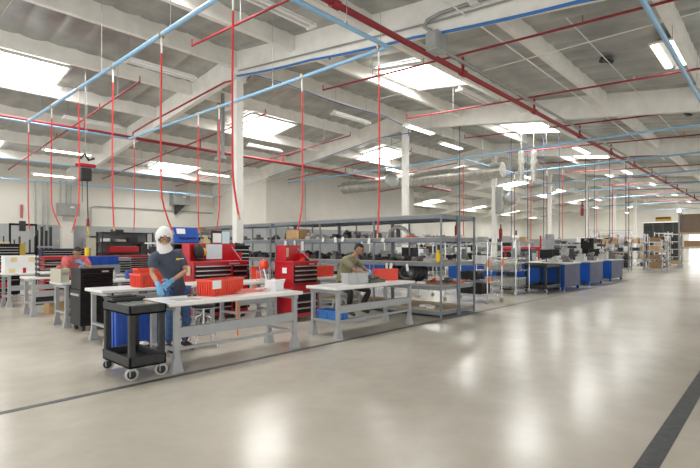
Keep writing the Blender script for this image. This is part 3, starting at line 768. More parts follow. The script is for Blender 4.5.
fill(10.2,[7.56,9.5,11.44],2,G,3,'long rear rack',.2,'castings on the middle shelf of the rear rack')
fill(10.2,[5.62,7.56],2,Sm,15,'long rear rack near the corner',.3,'small parts near the corner',hk=.5)
fill(10.2,YS,3,Sm,4,'long rear rack',.5,'parts on the upper shelf of the rear rack',hk=.5)
fill(10.2,YS,1,Sm,5,'long rear rack',.7,'parts on the lower shelf of the rear rack',hk=.6)
fill(9.42,[7.6,11.4],1,Dk,6,'long front rack',.25,'castings on the lower shelf')
fill(9.42,[11.7,15.5],3,G,7,'rack behind nearest column',.5,'parts on the upper shelf behind the column',hk=.7)
fill(9.42,[11.7,13.6,15.5],2,Dk,8,'rack behind nearest column',.12,'parts on the middle shelf behind the column')
fill(9.42,[11.7,13.6,15.5],1,G,9,'rack behind nearest column',.3,'parts on the lower shelf behind the column')
# big coil of dark castings on the lower shelf next to the corner
t=thing('hose_coil','large coil of dark ribbed hoses on the lower shelf near the rack corner','hose coil',(9.5,6.75,.735),0)
for k in range(5):
    ring=[(.10*(k-2)+.02*math.sin(q*3),.36*math.cos(q),.24+.23*math.sin(q)) for q in [2*PI*j/24 for j in range(25)]]
    MB().tube(ring,.035,8,False).build('hose_turn',dark_m,t)
for k in range(3):
    ring=[(.12*(k-1),.20*math.cos(q),.22+.15*math.sin(q)) for q in [2*PI*j/20 for j in range(21)]]
    MB().tube(ring,.04,8,False).build('hose_turn',cast_m,t)
# crate of pale wood with red and white items
t=thing('wooden_box','tan wooden box on the upper shelf above the centre red cabinet','box',(9.35,10.72,ZS[3]+.055),0)
mb=B(-.2,.2,-.3,.3,0,.02)
for (a,b,c,d) in ((-.2,.2,-.3,-.28),(-.2,.2,.28,.3),(-.2,-.18,-.3,.3),(.18,.2,-.3,.3)): mb.box(a,b,c,d,0,.28)
mb.build('box_body',cardl_m,t,.004)
t=thing('cleaner_bottle','yellow bottle standing at the corner of the middle shelf','bottle',(9.08,5.68,ZS[2]+.056))
MB().lathe([(.05,0),(.055,.02),(.055,.16),(.05,.19),(.025,.21),(.025,.235)],(0,0,0),16).build('bottle_body',yel_m,t)
MB().lathe([(.03,.235),(.03,.27),(.0,.27)],(0,0,0),12).build('cap',yel_m,t)
TY=[(9.06,10.9,1.76,.32),(9.06,10.15,1.74,.26),(9.06,8.85,1.84,.14),(9.06,8.55,1.84,.12),(9.06,7.9,1.70,.16),(9.06,7.65,1.80,.14),(9.06,9.3,1.84,.12),
    (9.06,7.1,1.19,.14),(9.06,6.95,1.19,.15),(9.06,8.3,1.22,.12),(9.06,6.5,1.18,.16),(9.06,9.9,1.24,.12),(9.06,10.5,1.76,.14),(9.06,7.2,1.8,.1)]
for i,(x,y,z,h) in enumerate(sorted(TY,key=lambda q:(q[2]<1.5,q[1]))):
    white_tag(x-.03,y,z,h,'white paper tag on %s shelf edge of the long rack, %s from the aisle'%('upper' if z>1.5 else 'middle',ORD[i if z>1.5 else i-9]))
for i,(y,x) in enumerate(((6.3,9.5),(6.05,9.35),(7.0,9.3))):
    o=MB().cbox((0,0,.03),(.26,.16,.05),Matrix.Rotation(.4*i,3,'Z')).build('parcel',paper_m); o.location=(x,y,ZS[0]+.06); tag(o,'white wrapped parcel on the bottom shelf of the long rack, %s in the row'%ORD[i],'parcel')
for i,(y,x) in enumerate(((7.45,9.2),(7.15,9.16),(6.25,9.25))):
    o=MB().cbox((0,0,.03),(.1,.2,.05),Matrix.Rotation(.5*i-.5,3,'Z')).build('paper_roll',paper_m); o.location=(x,y,ZS[1]+.06); tag(o,'white paper bundle by the hose coil on the lower shelf, %s from the left'%ORD[i],'paper')
# curved pale machined arch on upper shelf
t=thing('cowling','curved pale cowling on the upper shelf left of the rack corner','engine part',(9.5,7.1,ZS[3]+.056))
arc=[(0,.33*math.cos(q),.26*math.sin(q)) for q in [PI*j/14 for j in range(15)]]
MB().tube(arc,.05,8).build('arch',lcast_m,t); MB().tube([(0,0,0),(0,0,.24)],.05,8).build('core',dark_m,t)
for i,(y,w,h,m) in enumerate(((16.2,.7,.16,card_m),(17.1,.9,.13,card_m),(18.2,.9,.15,card_m),(19.1,.6,.12,cardl_m))):
    tag(B(9.15,9.75,y-w/2,y+w/2,2.156,2.156+h).build('carton',m,None,.006),'flat brown carton on top of the left back rack, %s from its right end'%ORD[i],'carton','cartons on top of the back rack')
fill(9.42,[15.8,17.7,19.6],3,G,11,'left back rack',.3,'parts on the left back rack upper shelf')
fill(9.42,[15.8,17.7,19.6],2,Dk,12,'left back rack',.2,'parts on the left back rack middle shelf')
t=thing('parts_crate','grey parts crate on the floor behind the nearest workbench','crate',(3.05,6.95,0))
mb=B(-.2,.2,-.14,.14,.0,.02)
for (a,b,c,d) in ((-.2,.2,-.14,-.13),(-.2,.2,.13,.14),(-.2,-.19,-.14,.14),(.19,.2,-.14,.14)): mb.box(a,b,c,d,0,.16)
mb.build('crate_body',black_m,t); blob_o=MB().ball((0,0,.12),(.12,.1,.08),10,6).ball((-.1,.02,.12),(.06,.07,.07),8,6).build('crate_contents',lcast_m,t)

# ================================================================ LEFT BACKGROUND
# white box on the farthest bench
t=thing('equipment_box','white box with yellow patches on the far left bench','box',(3.37,15.2,BH),.0)
B(-.38,.38,-.2,.2,0,.46).build('box_body',paper_m,t,.006)
for i,(x,z) in enumerate(((-.18,.36),(.22,.36),(-.22,.07))): B(x-.07,x+.07,-.205,-.2,z-.06,z+.06).build('yellow_patch',mat('pale_yellow_tape',(.78,.68,.36),.6),t)
B(.02,.09,-.206,-.2,.0,.14).build('red_patch',red_m,t)
# document trays
t=thing('document_trays','black stacked document trays on the left bench','document tray',(3.55,12.9,BH))
for k in range(4):
    mb=B(-.36,.36,-.16,.16,.02+.12*k,.035+.12*k); mb.box(-.36,-.345,-.16,.16,.02+.12*k,.09+.12*k); mb.box(.345,.36,-.16,.16,.02+.12*k,.09+.12*k)
    mb.build('tray',black_m,t)
for sx in (-.34,.34):
    B(sx-.01,sx+.01,.12,.14,0,.5).build('upright',black_m,t)
for k in range(3): B(-.3,.25,-.14,.1,.037+.12*k,.05+.12*k).build('papers',mat('grey_paper',(.45,.45,.43),.6),t)
t=thing('metal_case','small pale grey metal case at the end of the bench behind the black cabinet','case',(3.0,10.55,BH),.3)
B(-.09,.09,-.16,.16,0,.27).build('case_body',cream_m,t,.008); B(-.06,.06,-.17,-.16,.16,.2).build('handle',galv_m,t)
mb=MB().ball((0,0,0),(.05,.05,.04),8,6); o=mb.build('cloth',coral_m); o.location=(2.97,10.5,BH+.30); tag(o,'tiny red capped object on the pale metal case','object')
# glove boxes and bottles on black cabinet bench
for i,(x,m) in enumerate(((4.35,blue_m),(4.52,paper_m),(4.68,galv_m),(4.86,blue_m))):
    tag(B(x-.07,x+.07,10.5,10.62,BH,BH+.17+.03*(i%2)).build('glove_box',m,None,.004),'small %s box on the bench left of the red bins, %s from the left'%(['blue','white','grey','dark blue'][i],ORD[i]),'box')
for i in range(3):
    o=MB().lathe([(.03,0),(.035,.01),(.035,.12),(.012,.15),(.012,.18)],(0,0,0),12).build('spray_bottle',paper_m if i%2 else lcast_m); o.location=(3.85+.13*i,10.75,BH); tag(o,'pale bottle behind the small boxes near the black cabinet, %s from the left'%ORD[i],'bottle')
# blue bins on left bench
for i in range(4):
    o=tote('parts_bin','blue parts bin on the left bench right of the trays, %s from the left'%ORD[i],'bin',(4.20+.23*i,12.95,BH+.24),0,.21,.3,.22,blue_m,4,group='blue parts bins')
tag(B(4.08,5.02,12.75,13.15,BH,BH+.24).build('crate',mat('grey_crate',(.25,.26,.28),.5),None,.005),'grey crate under the row of blue parts bins','crate')
# black toolbox with silver rails, far left
tool_cabinet('black tool chest with silver rails behind the white box at far left',(2.9,17.8,0),1.05,.5,1.66,bsteel_m,bsteel_m,badge=False,chest_z=1.05)
tool_cabinet('red tool chest with black drawers at the far left edge',(2.5,16.4,0),.9,.5,1.02,red_m,bsteel_m,badge=False,chest_z=.55)
tag(MB().cbox((0,0,.03),(.6,.3,.06)).build('tan_case',tan_m,None,.01),'tan flat case on the black chest at far left','case').location=(3.4,18.05,1.68)
# tool hanging rack
t=thing('tool_rack','tall black tool hanging rack against the left wall','tool rack',(4.55,22.0,0))
for x in (0,.86): B(x-.03,x+.03,-.03,.03,0,2.5).build('post',bsteel_m,t)
B(-.03,.89,-.03,.03,2.42,2.5).build('top_bar',bsteel_m,t); B(-.6,.89,-.02,.02,1.30,1.36).build('mid_bar',bsteel_m,t)
for k in range(9):
    MB().tube([(-.55+.17*k,-.05,1.36),(-.55+.17*k,-.05,1.75+.12*(k%3))],.025+.01*(k%2),6).build('hanging_tool',dark_m,t)
B(.3,.5,-.08,.05,2.2,2.6).build('hook_plate',dark_m,t); B(.84,.9,-.12,-.03,2.05,2.25).build('clamp',dark_m,t)
t=thing('bar_stock_rack','rack of upright dark bars against the left wall','bar rack',(5.5,22.2,0))
for k in range(4): MB().tube([(k*.16,0,.4),(k*.16,0,2.25+.16*(k%2))],.05,8).build('bar',dark_m,t)
B(-.1,.6,-.06,.06,.3,.42).build('rack_foot',galv_m,t); B(-.1,.6,-.09,-.05,1.55,1.62).build('retainer',galv_m,t)
tag(B(4.68,4.88,21.2,21.3,1.0,1.72).build('yellow_plate',mat('dull_yellow',(.5,.36,.05),.5)),'dull yellow upright plate beside the tall black tool rack','plate')
tag(MB().tube([(5.3,16,0),(5.3,16,1.56)],.07,12).build('bollard',yel_m),'yellow post behind the coral shirted person','post')
# cream cabinet on a dark workbench
t=thing('work_table','dark steel table at the left wall under the cream cabinet','table',(7.4,23.9,0))
B(-.1,2.4,-.3,.4,.84,.9).build('tabletop',dark_m,t)
for x in (0,2.3):
    for y in (-.25,.35): B(x-.03,x+.03,y-.03,y+.03,0,.84).build('leg',dark_m,t)
t=thing('wall_cabinet','cream two door cabinet near the left wall','cabinet',(8.0,23.9,.9))
B(0,1.05,0,.4,0,1.12).build('body',cream_m,t,.01)
for x in (.02,.53):
    d=B(x,x+.5,-.025,0,.03,1.08).build('door',cream_m,t,.005)
    hx=x+.44 if x<.3 else x+.06
    MB().tube([(hx,-.05,.42),(hx,-.05,.6)],.018,6).build('handle',dark_m,d)
B(.1,.7,-.02,.3,1.12,1.2).build('tray',dark_m,t)
# tool shelves
shelf_t=t=thing('shelf_unit','dark open shelf unit loaded with red tool cases near the left wall','shelf',(7.4,20.6,0))
for x in (0,2.1):
    for y in (0,.6): B(x-.025,x+.025,y-.025,y+.025,0,2.22).build('post',dark_m,t)
for z in (.4,.9,1.35,1.8,2.2): B(-.02,2.12,-.02,.62,z-.03,z).build('shelf',dark_m,t)
for i,(x0,x1,z,h,m,nm) in enumerate(((.35,1.55,1.35,.26,red_m,'red case'),(.1,.35,1.8,.14,paper_m,'white box'),(.6,1.0,1.8,.1,cream_m,'cream tray'),(1.1,1.5,1.8,.2,dark_m,'dark tool'),(1.6,2.0,1.35,.35,dark_m,'dark grinder'),(.4,1.0,.9,.25,dark_m,'dark parts box'),(1.2,1.9,.9,.2,galv_m,'grey tray'),(.5,.9,2.2,.12,dark_m,'dark roll'))):
    tag(B(7.4+x0,7.4+x1,20.7,21.1,z+.001,z+h).build('case',m,None,.02),'%s on the open shelves near the left wall, %s'%(nm,['centre shelf','left end of the upper shelf','middle of the upper shelf','right of the upper shelf','right end of the centre shelf','left of the lower shelf','right of the lower shelf','very top'][i]),'case')
tool_cabinet('long red tool chest standing before the open shelves near the left wall',(6.9,19.4,0),2.0,.55,1.22,red_m,bsteel_m,badge=False,chest_z=.7)
tool_cabinet('red tool chest behind the coral shirted person',(4.6,17.8,0),1.3,.55,1.25,red_m,bsteel_m,badge=False,chest_z=.6)
tool_cabinet('dark blue cabinet beyond the coral shirted person',(5.2,20.4,0),1.7,.5,1.5,mat('midnight_blue_enamel',(.02,.03,.07),.4),bsteel_m,badge=False,chest_z=.9)
B(-.02,2.12,.62,.64,.3,2.2).build('back_panel',mat('dull_grey_panel',(.26,.265,.27),.5),shelf_t)
t=thing('grinder','white topped pedestal grinder right of the open shelves','machine',(8.55,18.4,0))
MB().tube([(0,0,0),(0,0,1.5)],.06,10).build('pedestal',galv_m,t); B(-.3,.3,-.2,.2,1.7,1.76).build('lamp_hood',paper_m,t,.01); B(-.15,.15,-.15,.15,1.3,1.6).build('motor',dark_m,t,.03)
MB().tube([(-.25,0,1.5),(-.25,0,1.7)],.02,6).build('post',paper_m,t); MB().tube([(.2,0,1.5),(.2,0,1.7)],.02,6).build('post',paper_m,t)
for i,(x,y,w,h,m,nm) in enumerate(((6.4,14.3,.9,.9,dark_m,'dark'),(6.2,16.8,.8,1.2,galv_m,'grey'),(7.6,16.5,.7,1.0,black_m,'black'),(6.9,12.2,.9,.85,galv_m,'pale grey'),(8.0,13.9,.7,1.15,bsteel_m,'glossy black'))):
    tool_cabinet('%s floor cabinet in the left background, %s of five'%(nm,ORD[i]),(x,y,0),w,.55,h,m,bsteel_m,badge=False,chest_z=h*.5)
for i,(x,y) in enumerate(((3.6,12.9),(3.9,15.2),(4.4,12.9))):
    t=thing('floor_carton','carton under the left benches, %s from the left'%ORD[i],'carton',(x,y,0),.1)
    B(-.22,.22,-.16,.16,0,.26).build('carton_body',cardl_m if i!=1 else black_m,t,.005); B(-.22,.22,-.03,.03,.26,.263).build('tape',tan_m,t)
# ================================================================ RIGHT: WIRE CARTS, BLUE COUNTERS
def wire_cart(label,x0,x1,y0,y1,H,levels,m=chrome_m,group='wire shelf carts'):
    t=thing('wire_cart',label,'cart',(x0,y0,0),0,group); L=x1-x0; W=y1-y0
    for x in (0,L):
        for y in (0,W):
            MB().tube([(x,y,.12),(x,y,H)],.018,8).build('post',m,t)
            MB().lathe([(.02,-.02),(.06,-.02),(.06,.02),(.02,.02)],(x,y,.06),12,Euler((0,PI/2,0)).to_matrix()).build('wheel',wheel_m,t)
    for z in levels:
        mb=MB()
        for k in range(9): mb.tube([(0,W*k/8,z),(L,W*k/8,z)],.005,4)
        for y in (0,W): mb.tube([(0,y,z-.03),(L,y,z-.03)],.008,5)
        for x in (0,L): mb.tube([(x,0,z),(x,W,z)],.009,5); mb.tube([(x,0,z-.035),(x,W,z-.035)],.008,5)
        mb.build('wire_shelf',m,t)
    return t
wire_cart('chrome wire cart just past the corner of the long rack',12.2,13.1,6.06,7.4,1.74,(.22,.62,1.1,1.68))
wire_cart('second chrome wire cart, in front of the blue counters',15.1,16.2,6.5,7.9,1.70,(.25,.8,1.2))
wire_cart('chrome wire cart behind the long grey rack',12.3,13.1,8.4,10.4,1.74,(.22,.75,1.25,1.7))
CI=[(12.6,6.7,.235,.5,.8,.32,black_m,'black crate','bottom'),(12.6,6.75,.635,.4,.55,.24,dark_m,'dark coiled hose','lower'),(12.6,6.5,1.115,.3,.3,.22,paper_m,'white jar','upper'),
    (15.65,7.1,.265,.8,1.1,.28,galv_m,'grey open bin','bottom'),(15.65,7.2,.815,.8,1.0,.20,galv_m,'grey flat bin','middle'),(12.7,9.6,.765,.5,.6,.35,dark_m,'dark crate','lower'),(12.7,9.0,1.265,.4,.4,.3,black_m,'black case','upper'),(12.7,9.9,1.265,.4,.4,.2,galv_m,'grey case','upper')]
for i,(x,y,z,w,d,h,m,nm,lv) in enumerate(CI):
    tote('crate','%s on the %s shelf of the %s'%(nm,lv,'first wire cart past the rack' if i<3 else 'second wire cart' if i<5 else 'wire cart behind the long rack, near end' if i!=7 else 'wire cart behind the long rack, far end'),'crate',(x,y,z),0,w,d,h,m,5)
for i,(x,y,z) in enumerate(((12.2,6.04,1.12),(12.22,6.04,.66),(13.1,6.05,1.12))):
    tag(B(x-.04,x+.04,y-.05,y-.02,z-.08,z+.1).build('tag_card',orange_m),'orange tag clipped to the first wire cart, %s'%['upper left','lower left','right post'][i],'tag')
o=utility_cart('black two shelf cart parked in front of the first blue counter',(16.93,6.3,0),PI/2,1.4,.75,.98)
blob('engine_part','dark box like machine on the black cart by the blue counter','machine',(16.95,7.6,0),(.5,.5,1.15),dark_m,6,77)
def counter(label,x0,x1,y0,y1,H=1.0):
    t=thing('counter_unit',label,'counter',(x0,y0,0),0,'blue steel counters'); L=x1-x0; W=y1-y0
    B(0,L,.0,W,.12,H-.05).build('cabinet_body',wsb_m,t,.01)
    B(.01,L-.01,-.02,0,.13,H-.06).build('end_panel',wsg_m,t,.004)
    B(-.05,L+.04,-.05,W+.03,H-.05,H).build('countertop',mat('pale_counter_top',(.50,.49,.45),.35),t,.006)
    for x in (.05,L-.05):
        for y in (.05,W-.05): B(x-.04,x+.04,y-.04,y+.04,0,.12).build('foot',wsb_m,t)
    for k in range(3):
        d=B(-.02,0,.06+k*(W-.1)/3,(k+1)*(W-.1)/3,.2,H-.1).build('side_door',wsb_m,t,.004)
    return t
counter('first blue counter, behind the black two shelf cart',17.75,19.5,5.85,8.1)
counter('second blue counter with slate end panel',20.75,22.6,5.85,8.1)
counter('third blue counter with slate end panel, farthest down the aisle',24.0,26.0,5.85,8.1)
counter('long blue counter seen behind the chrome wire carts',17.9,19.4,8.5,10.7)
counter('blue counter left of the long rack gap, far back',17.0,18.6,12.2,14.8)
# things on the counters
def monitor(label,loc,rz,s=1.):
    t=thing('monitor',label,'monitor',loc,rz)
    B(-.25*s,.25*s,-.02,.02,.14,.14+.34*s).build('screen_case',black_m,t,.01); B(-.23*s,.23*s,-.024,-.02,.16,.12+.34*s).build('screen',bsteel_m,t)
    MB().tube([(0,.02,0),(0,.02,.2)],.02,8).build('stand',black_m,t); B(-.12,.12,-.08,.1,0,.015).build('base',black_m,t)
K=[(18.2,6.3),(18.9,6.9),(18.4,7.6),(19.1,6.2),(21.2,6.3),(21.9,6.8),(21.4,7.5),(22.2,6.2),(24.5,6.3),(25.2,6.9),(25.7,6.2),(24.6,7.5),(18.2,9.0),(18.8,9.7),(18.4,10.3),(17.6,12.8),(17.9,13.6)]
CN=['first blue counter']*4+['second blue counter']*4+['third blue counter']*4+['long rear blue counter']*3+['far left blue counter']*2
for i,(x,y) in enumerate(K):
    if i in (1,6,9): monitor('black monitor on the %s'%CN[i],(x,y,1.0),-.9)
    else:
        m,a=[(lcast_m,'pale'),(dark_m,'dark'),(cast_m,'grey'),(cast_m,'mottled grey')][i%4]
        blob('bench_part','%s assembled part on the %s, %s from the aisle'%(a,CN[i],ORD[[0,1,2,3,0,1,2,3,0,1,2,3,0,1,2,0,1][i]]),'machine part',(x,y,1.0),(.45,.4,.25+.15*((i*7)%3)),m,7,100+i)
# white machine with arm behind second counter
t=thing('test_machine','white upright machine with rounded head between the blue counters','machine',(21.4,9.2,0))
B(-.4,.4,-.35,.35,0,1.0).build('cabinet',cream_m,t,.03); MB().lathe([(.12,1.0),(.2,1.1),(.2,1.6),(.14,1.9),(.08,2.0)],(0,0,0),16).build('column_post',lcast_m,t)
MB().tube([(0,0,1.95),(-.35,-.1,1.85),(-.55,-.15,1.5)],.06,10).build('arm',fix_m,t); MB().ball((-.1,0,2.0),(.2,.2,.12),14,8).build('head',fix_m,t); MB().tube([(0,0,2.0),(0.02,0,2.35)],.04,8).build('chimney',dark_m,t)
# fixed arm on column
t=thing('jib_arm','white triangular jib bracket on the thick column','bracket',(23.44,11.1,0))
MB().tube([(0,-.02,3.2),(-.0,-1.3,3.9),(0,-.02,3.9)],.04,8).build('jib',fix_m,t); B(-.25,.05,-.35,-.05,3.3,4.7).build('duct_box',grayp_m,t)
# red beam guards
t=thing('red_rail','long red rail behind the chrome wire carts','rail',(26.0,10.7,0))
MB().tube([(0,-.9,1.48),(0,1.2,1.48)],.13,12).build('rail_bar',red_m,t)
for y in (-.8,1.1): MB().tube([(0,y,0),(0,y,1.48)],.05,8).build('rail_post',red_m,t)
MB().tube([(0,-.9,1.5),(0,-.9,2.2)],.05,8).build('end_post',red_m,t)
for i,(x,y,z) in enumerate(((33,19.,2.3),(34,15.8,2.0),(44,13.0,4.3))):
    t=thing('extinguisher','red cylinder hanging high beyond the carts, %s from the left'%ORD[i],'cylinder',(x,y,z))
    MB().lathe([(.03,0),(.13,.02),(.13,.9),(.06,1.0),(.05,1.1)],(0,0,0),12).build('body',redp_m,t); MB().tube([(0,0,1.1),(0,0,1.3)],.05,6).build('valve',dark_m,t)
    MB().tube([(0,0,1.3),(0,0,zd(y)-z-.05)],.012,5).build('hanger',galv_m,t)
# far shelving bays full of parts
def far_rack(label,x0,x1,y0,y1,H,seed,m=galv_m,nz=4,dense=5,prefix='',cat='storage rack',warm=False):
    t=thing('steel_shelving',label,cat,(x0,y0,0)); L=x1-x0; W=y1-y0
    for x in (0,L):
        for y in (0,W): B(x-.03,x+.03,y-.03,y+.03,0,H).build('post',m,t)
    rnd=random.Random(seed); kk=0
    for j in range(nz):
        z=.25+(H-.35)*j/(nz-1)
        B(-.03,L+.03,-.03,W+.03,z-.04,z).build('shelf',m,t)
        if j==nz-1 and H>2.0: continue
        for i in range(dense):
            y=W*(i+.5)/dense if W>L else W*.4
            x=L*.4 if W>L else L*(i+.5)/dense
            w=(W if W>L else L)/dense*rnd.uniform(.5,.85); h=rnd.uniform(.25,.8)*((H-.35)/(nz-1)-.05)
            mm,nm=rnd.choice(((cardl_m,'tan'),(galv_m,'steel grey'),(paper_m,'white'),(dark_m,'dark'),(cast_m,'grey'),(black_m,'black'),(lcast_m,'pale'),(dark_m,'dark')) if not warm else ((cardl_m,'tan'),(card_m,'brown'),(paper_m,'white'),(dark_m,'dark'),(cardl_m,'tan')))
            hx,hy=((min(L,.8)*.35,w/2) if W>L else (w/2,min(W,.8)*.35))
            o=MB().box(-hx,hx,-hy,hy,0,h).box(-hx*.98,hx*.98,-.01,.01,h,h+.004).build('carton' if nm in('tan','brown','white') else 'parts_box',mm,None,.015)
            o.location=(x0+x,y0+y,z+.001)
            tag(o,'%s box, level %s, place %s, %s'%(nm,['one','two','three','four','five','six'][j],['one','two','three','four','five','six','seven','eight'][i],label),'box','boxes in the distant shelving')
far_rack('grey shelving beyond the thick column',27,28,11.0,16,2.0,1,galv_m,4,6)
far_rack('grey shelving left of the thick column',24.4,25.2,13.4,18.5,1.9,2,galv_m,4,6)
far_rack('white wire shelving right of the third counter',31.5,32.3,8.2,10.2,2.0,3,chrome_m,5,4)
far_rack('pale shelving behind the third counter',34,35,10.2,12.4,1.9,4,chrome_m,5,5)
far_rack('dark shelving against the far left wall',33,39,23.2,24,2.3,5,galv_m,4,8)
far_rack('tan loaded shelving left of the dark door',41,42,8.8,11.5,3.0,6,chrome_m,6,4,warm=True)
far_rack('carton filled trolley rack past the third counter',38,38.9,7.15,8.7,2.5,16,chrome_m,5,4,warm=True)
far_rack('narrow trolley rack past the third counter',34.5,35.3,7.4,8.4,1.9,17,chrome_m,4,3)
far_rack('shelving in front of the dark door',45,46,9.6,12.2,2.9,7,chrome_m,5,4)
far_rack('loaded trolley shelving in the far aisle',34.6,36.4,5.6,6.6,2.0,8,chrome_m,4,4,warm=True)
far_rack('second trolley shelving in the far aisle',38.6,40.2,6.0,7.0,2.3,9,chrome_m,5,3)
far_rack('open white trolley frame near the end wall',44.2,45.8,6.0,7.0,2.7,10,paper_m,5,2)
far_rack('open white trolley frame before the dark door',48.5,50.5,7.4,8.4,2.9,11,paper_m,5,2)
far_rack('grey shelving behind the long counter',22.2,23.,14.0,17.6,1.85,12,galv_m,4,5)
far_rack('grey shelving far behind the red rail',28.5,29.3,17.0,19.6,1.9,13,galv_m,4,4)
far_rack('low shelving before the end wall at left',50,51,14,20,2.2,14,galv_m,4,6)
for i,(x,y,h,m,nm) in enumerate(((30.0,8.5,2.1,bsteel_m,'black'),(28.6,8.9,1.5,galv_m,'grey'),(32.5,14.6,1.9,black_m,'dark'),(23.9,9.7,1.5,dark_m,'dark grey'))):
    t=thing('machine_cabinet','%s upright machine cabinet in the right background, %s of four'%(nm,ORD[i]),'machine',(x,y,0))
    B(-.35,.35,-.35,.35,0,h).build('cabinet_body',m,t,.03); B(-.25,.25,-.37,-.35,h*.6,h*.85).build('control_panel',galv_m,t); B(-.3,.3,-.36,-.35,.1,h*.5).build('door',m,t,.005)
# pallet rack with brown crates beside the open dock door
t=thing('pallet_rack','tall pallet rack at the right edge by the open dock door','storage rack',(43.2,3.0,0))
for y in (0,2.9):
    for x in (0,1.1): B(x-.05,x+.05,y-.05,y+.05,0,4.2).build('upright',grayp_m,t)
    MB().tube([(0,y,.2),(1.1,y,1.1),(0,y,2.0),(1.1,y,2.9)],.025,6).build('brace',paper_m,t)
for z in (1.55,2.65):
    for x in (0,1.1): B(x-.03,x+.03,.05,2.85,z-.1,z).build('beam',board_m if z>2 else galv_m,t)
    B(-.05,1.15,.05,2.85,z,z+.03).build('deck_board',cardl_m,t)
tag(B(43.25,44.3,3.2,5.85,2.69,4.05).build('crate',mat('brown_board',(.20,.15,.11),.7),None,.02),'large brown crate on the top level of the pallet rack','crate')
tag(B(43.25,44.3,3.2,5.6,1.59,2.05).build('crate',card_m,None,.02),'flat brown crate on the middle level of the pallet rack','crate')
t=thing('hanging_sign','small yellow and dark sign above the dark door','sign',(XE-.02,10.1,4.75))
B(-.04,0,-.75,.75,-.22,.22).build('board',mat('sign_ochre',(.50,.33,.03),.5),t); B(-.05,-.04,-.7,.7,0,.2).build('stripe',mat('sign_maroon',(.13,.04,.03),.5),t)

# ================================================================ PEOPLE
def skinned(name, V, E, R, m, parent, sub=2, extra=None):
    me=bpy.data.meshes.new(name); me.from_pydata(V,E,[]); 
    o=bpy.data.objects.new(name+'_tmp',me); COL.objects.link(o)
    md=o.modifiers.new('s','SKIN'); md.use_smooth_shade=True
    for i,sv in enumerate(me.skin_vertices[0].data):
        r=R[i]; sv.radius = r if isinstance(r,tuple) else (r,r); sv.use_root = (i==0)
    ms=o.modifiers.new('u','SUBSURF'); ms.levels=sub; ms.render_levels=sub
    dg=bpy.context.evaluated_depsgraph_get(); ev=o.evaluated_get(dg)
    nm=bpy.data.meshes.new_from_object(ev)
    bpy.data.objects.remove(o)
    if extra:
        bm=bmesh.new(); bm.from_mesh(nm)
        tmp=bpy.data.meshes.new('x'); tmp.from_pydata(extra.v,[],extra.f)
        bm.from_mesh(tmp); bm.to_mesh(nm); bm.free()
    nm.materials.clear(); nm.materials.append(m)
    for p in nm.polygons: p.use_smooth=True; p.material_index=0
    nm.name=name
    r=bpy.data.objects.new(name,nm); COL.objects.link(r); r.parent=parent
    return r
def fingers(palm, d, nrm, side, s=1., curl=.5):
    """palm centre, finger direction, palm normal, thumb side (unit vectors)"""
    mb=MB(); palm=Vector(palm); d=Vector(d).normalized(); side=Vector(side); side=(side-d*side.dot(d)).normalized(); nrm=d.cross(side).normalized()*(1 if d.cross(side).dot(Vector(nrm))>0 else -1)
    Mx=Matrix((side,d,nrm)).transposed()
    mb.ball(palm,(.043*s,.052*s,.018*s),12,8,Mx)
    for i,(off,ln) in enumerate(((.032,.070),(.011,.080),(-.011,.075),(-.031,.058))):
        p=palm+side*off*s+d*.035*s; pts=[p]; a=0
        for k in range(3):
            a+=curl*(.5+.25*k); dd=d*math.cos(a)+nrm*math.sin(a); p=p+dd*ln*s*(.42,.32,.26)[k]; pts.append(p)
        mb.tube(pts,[.011*s,.010*s,.009*s,.0065*s],8)
    p=palm+side*.035*s-d*.02*s; pts=[p]
    for k in range(3):
        dd=(side*(.8-.3*k)+d*(.6+.2*k)+nrm*.25*k).normalized(); p=p+dd*.028*s; pts.append(p)
    mb.tube(pts,[.014*s,.012*s,.011*s,.008*s],8)
    return mb
def head_mesh(c, yaw, pitch, s=1.):
    """cranium, jaw, nose and ears; faces -Y before rotation"""
    M=Euler((pitch,0,yaw)).to_matrix(); c=Vector(c)
    mb=MB()
    base=MB().ball((0,0,0),(1,1,1),20,14)
    vs=[]
    for v in base.v:
        x,y,z=v
        X=x*.076; Y=y*.098; Z=z*.115
        if z<0: X*=1-.30*(-z)**1.3; Y=Y*(1-.22*(-z)) - .012*(-z)
        if y<-.5 and -.15<z<.2: Y+=.008*(1-abs(z)/.2)      # eye hollow
        vs.append(c+M@Vector((X,Y,Z))*s)
    mb.add(vs,base.f,True)
    mb.tube([c+M@Vector(q)*s for q in ((0,-.090,.018),(0,-.108,-.012),(0,-.116,-.030),(0,-.098,-.038))],[.008*s,.011*s,.015*s,.010*s],8)
    for sx in (-1,1): mb.ball(c+M@Vector((sx*.078,.01,-.005))*s,(.010*s,.020*s,.032*s),8,6,M)
    return mb, M
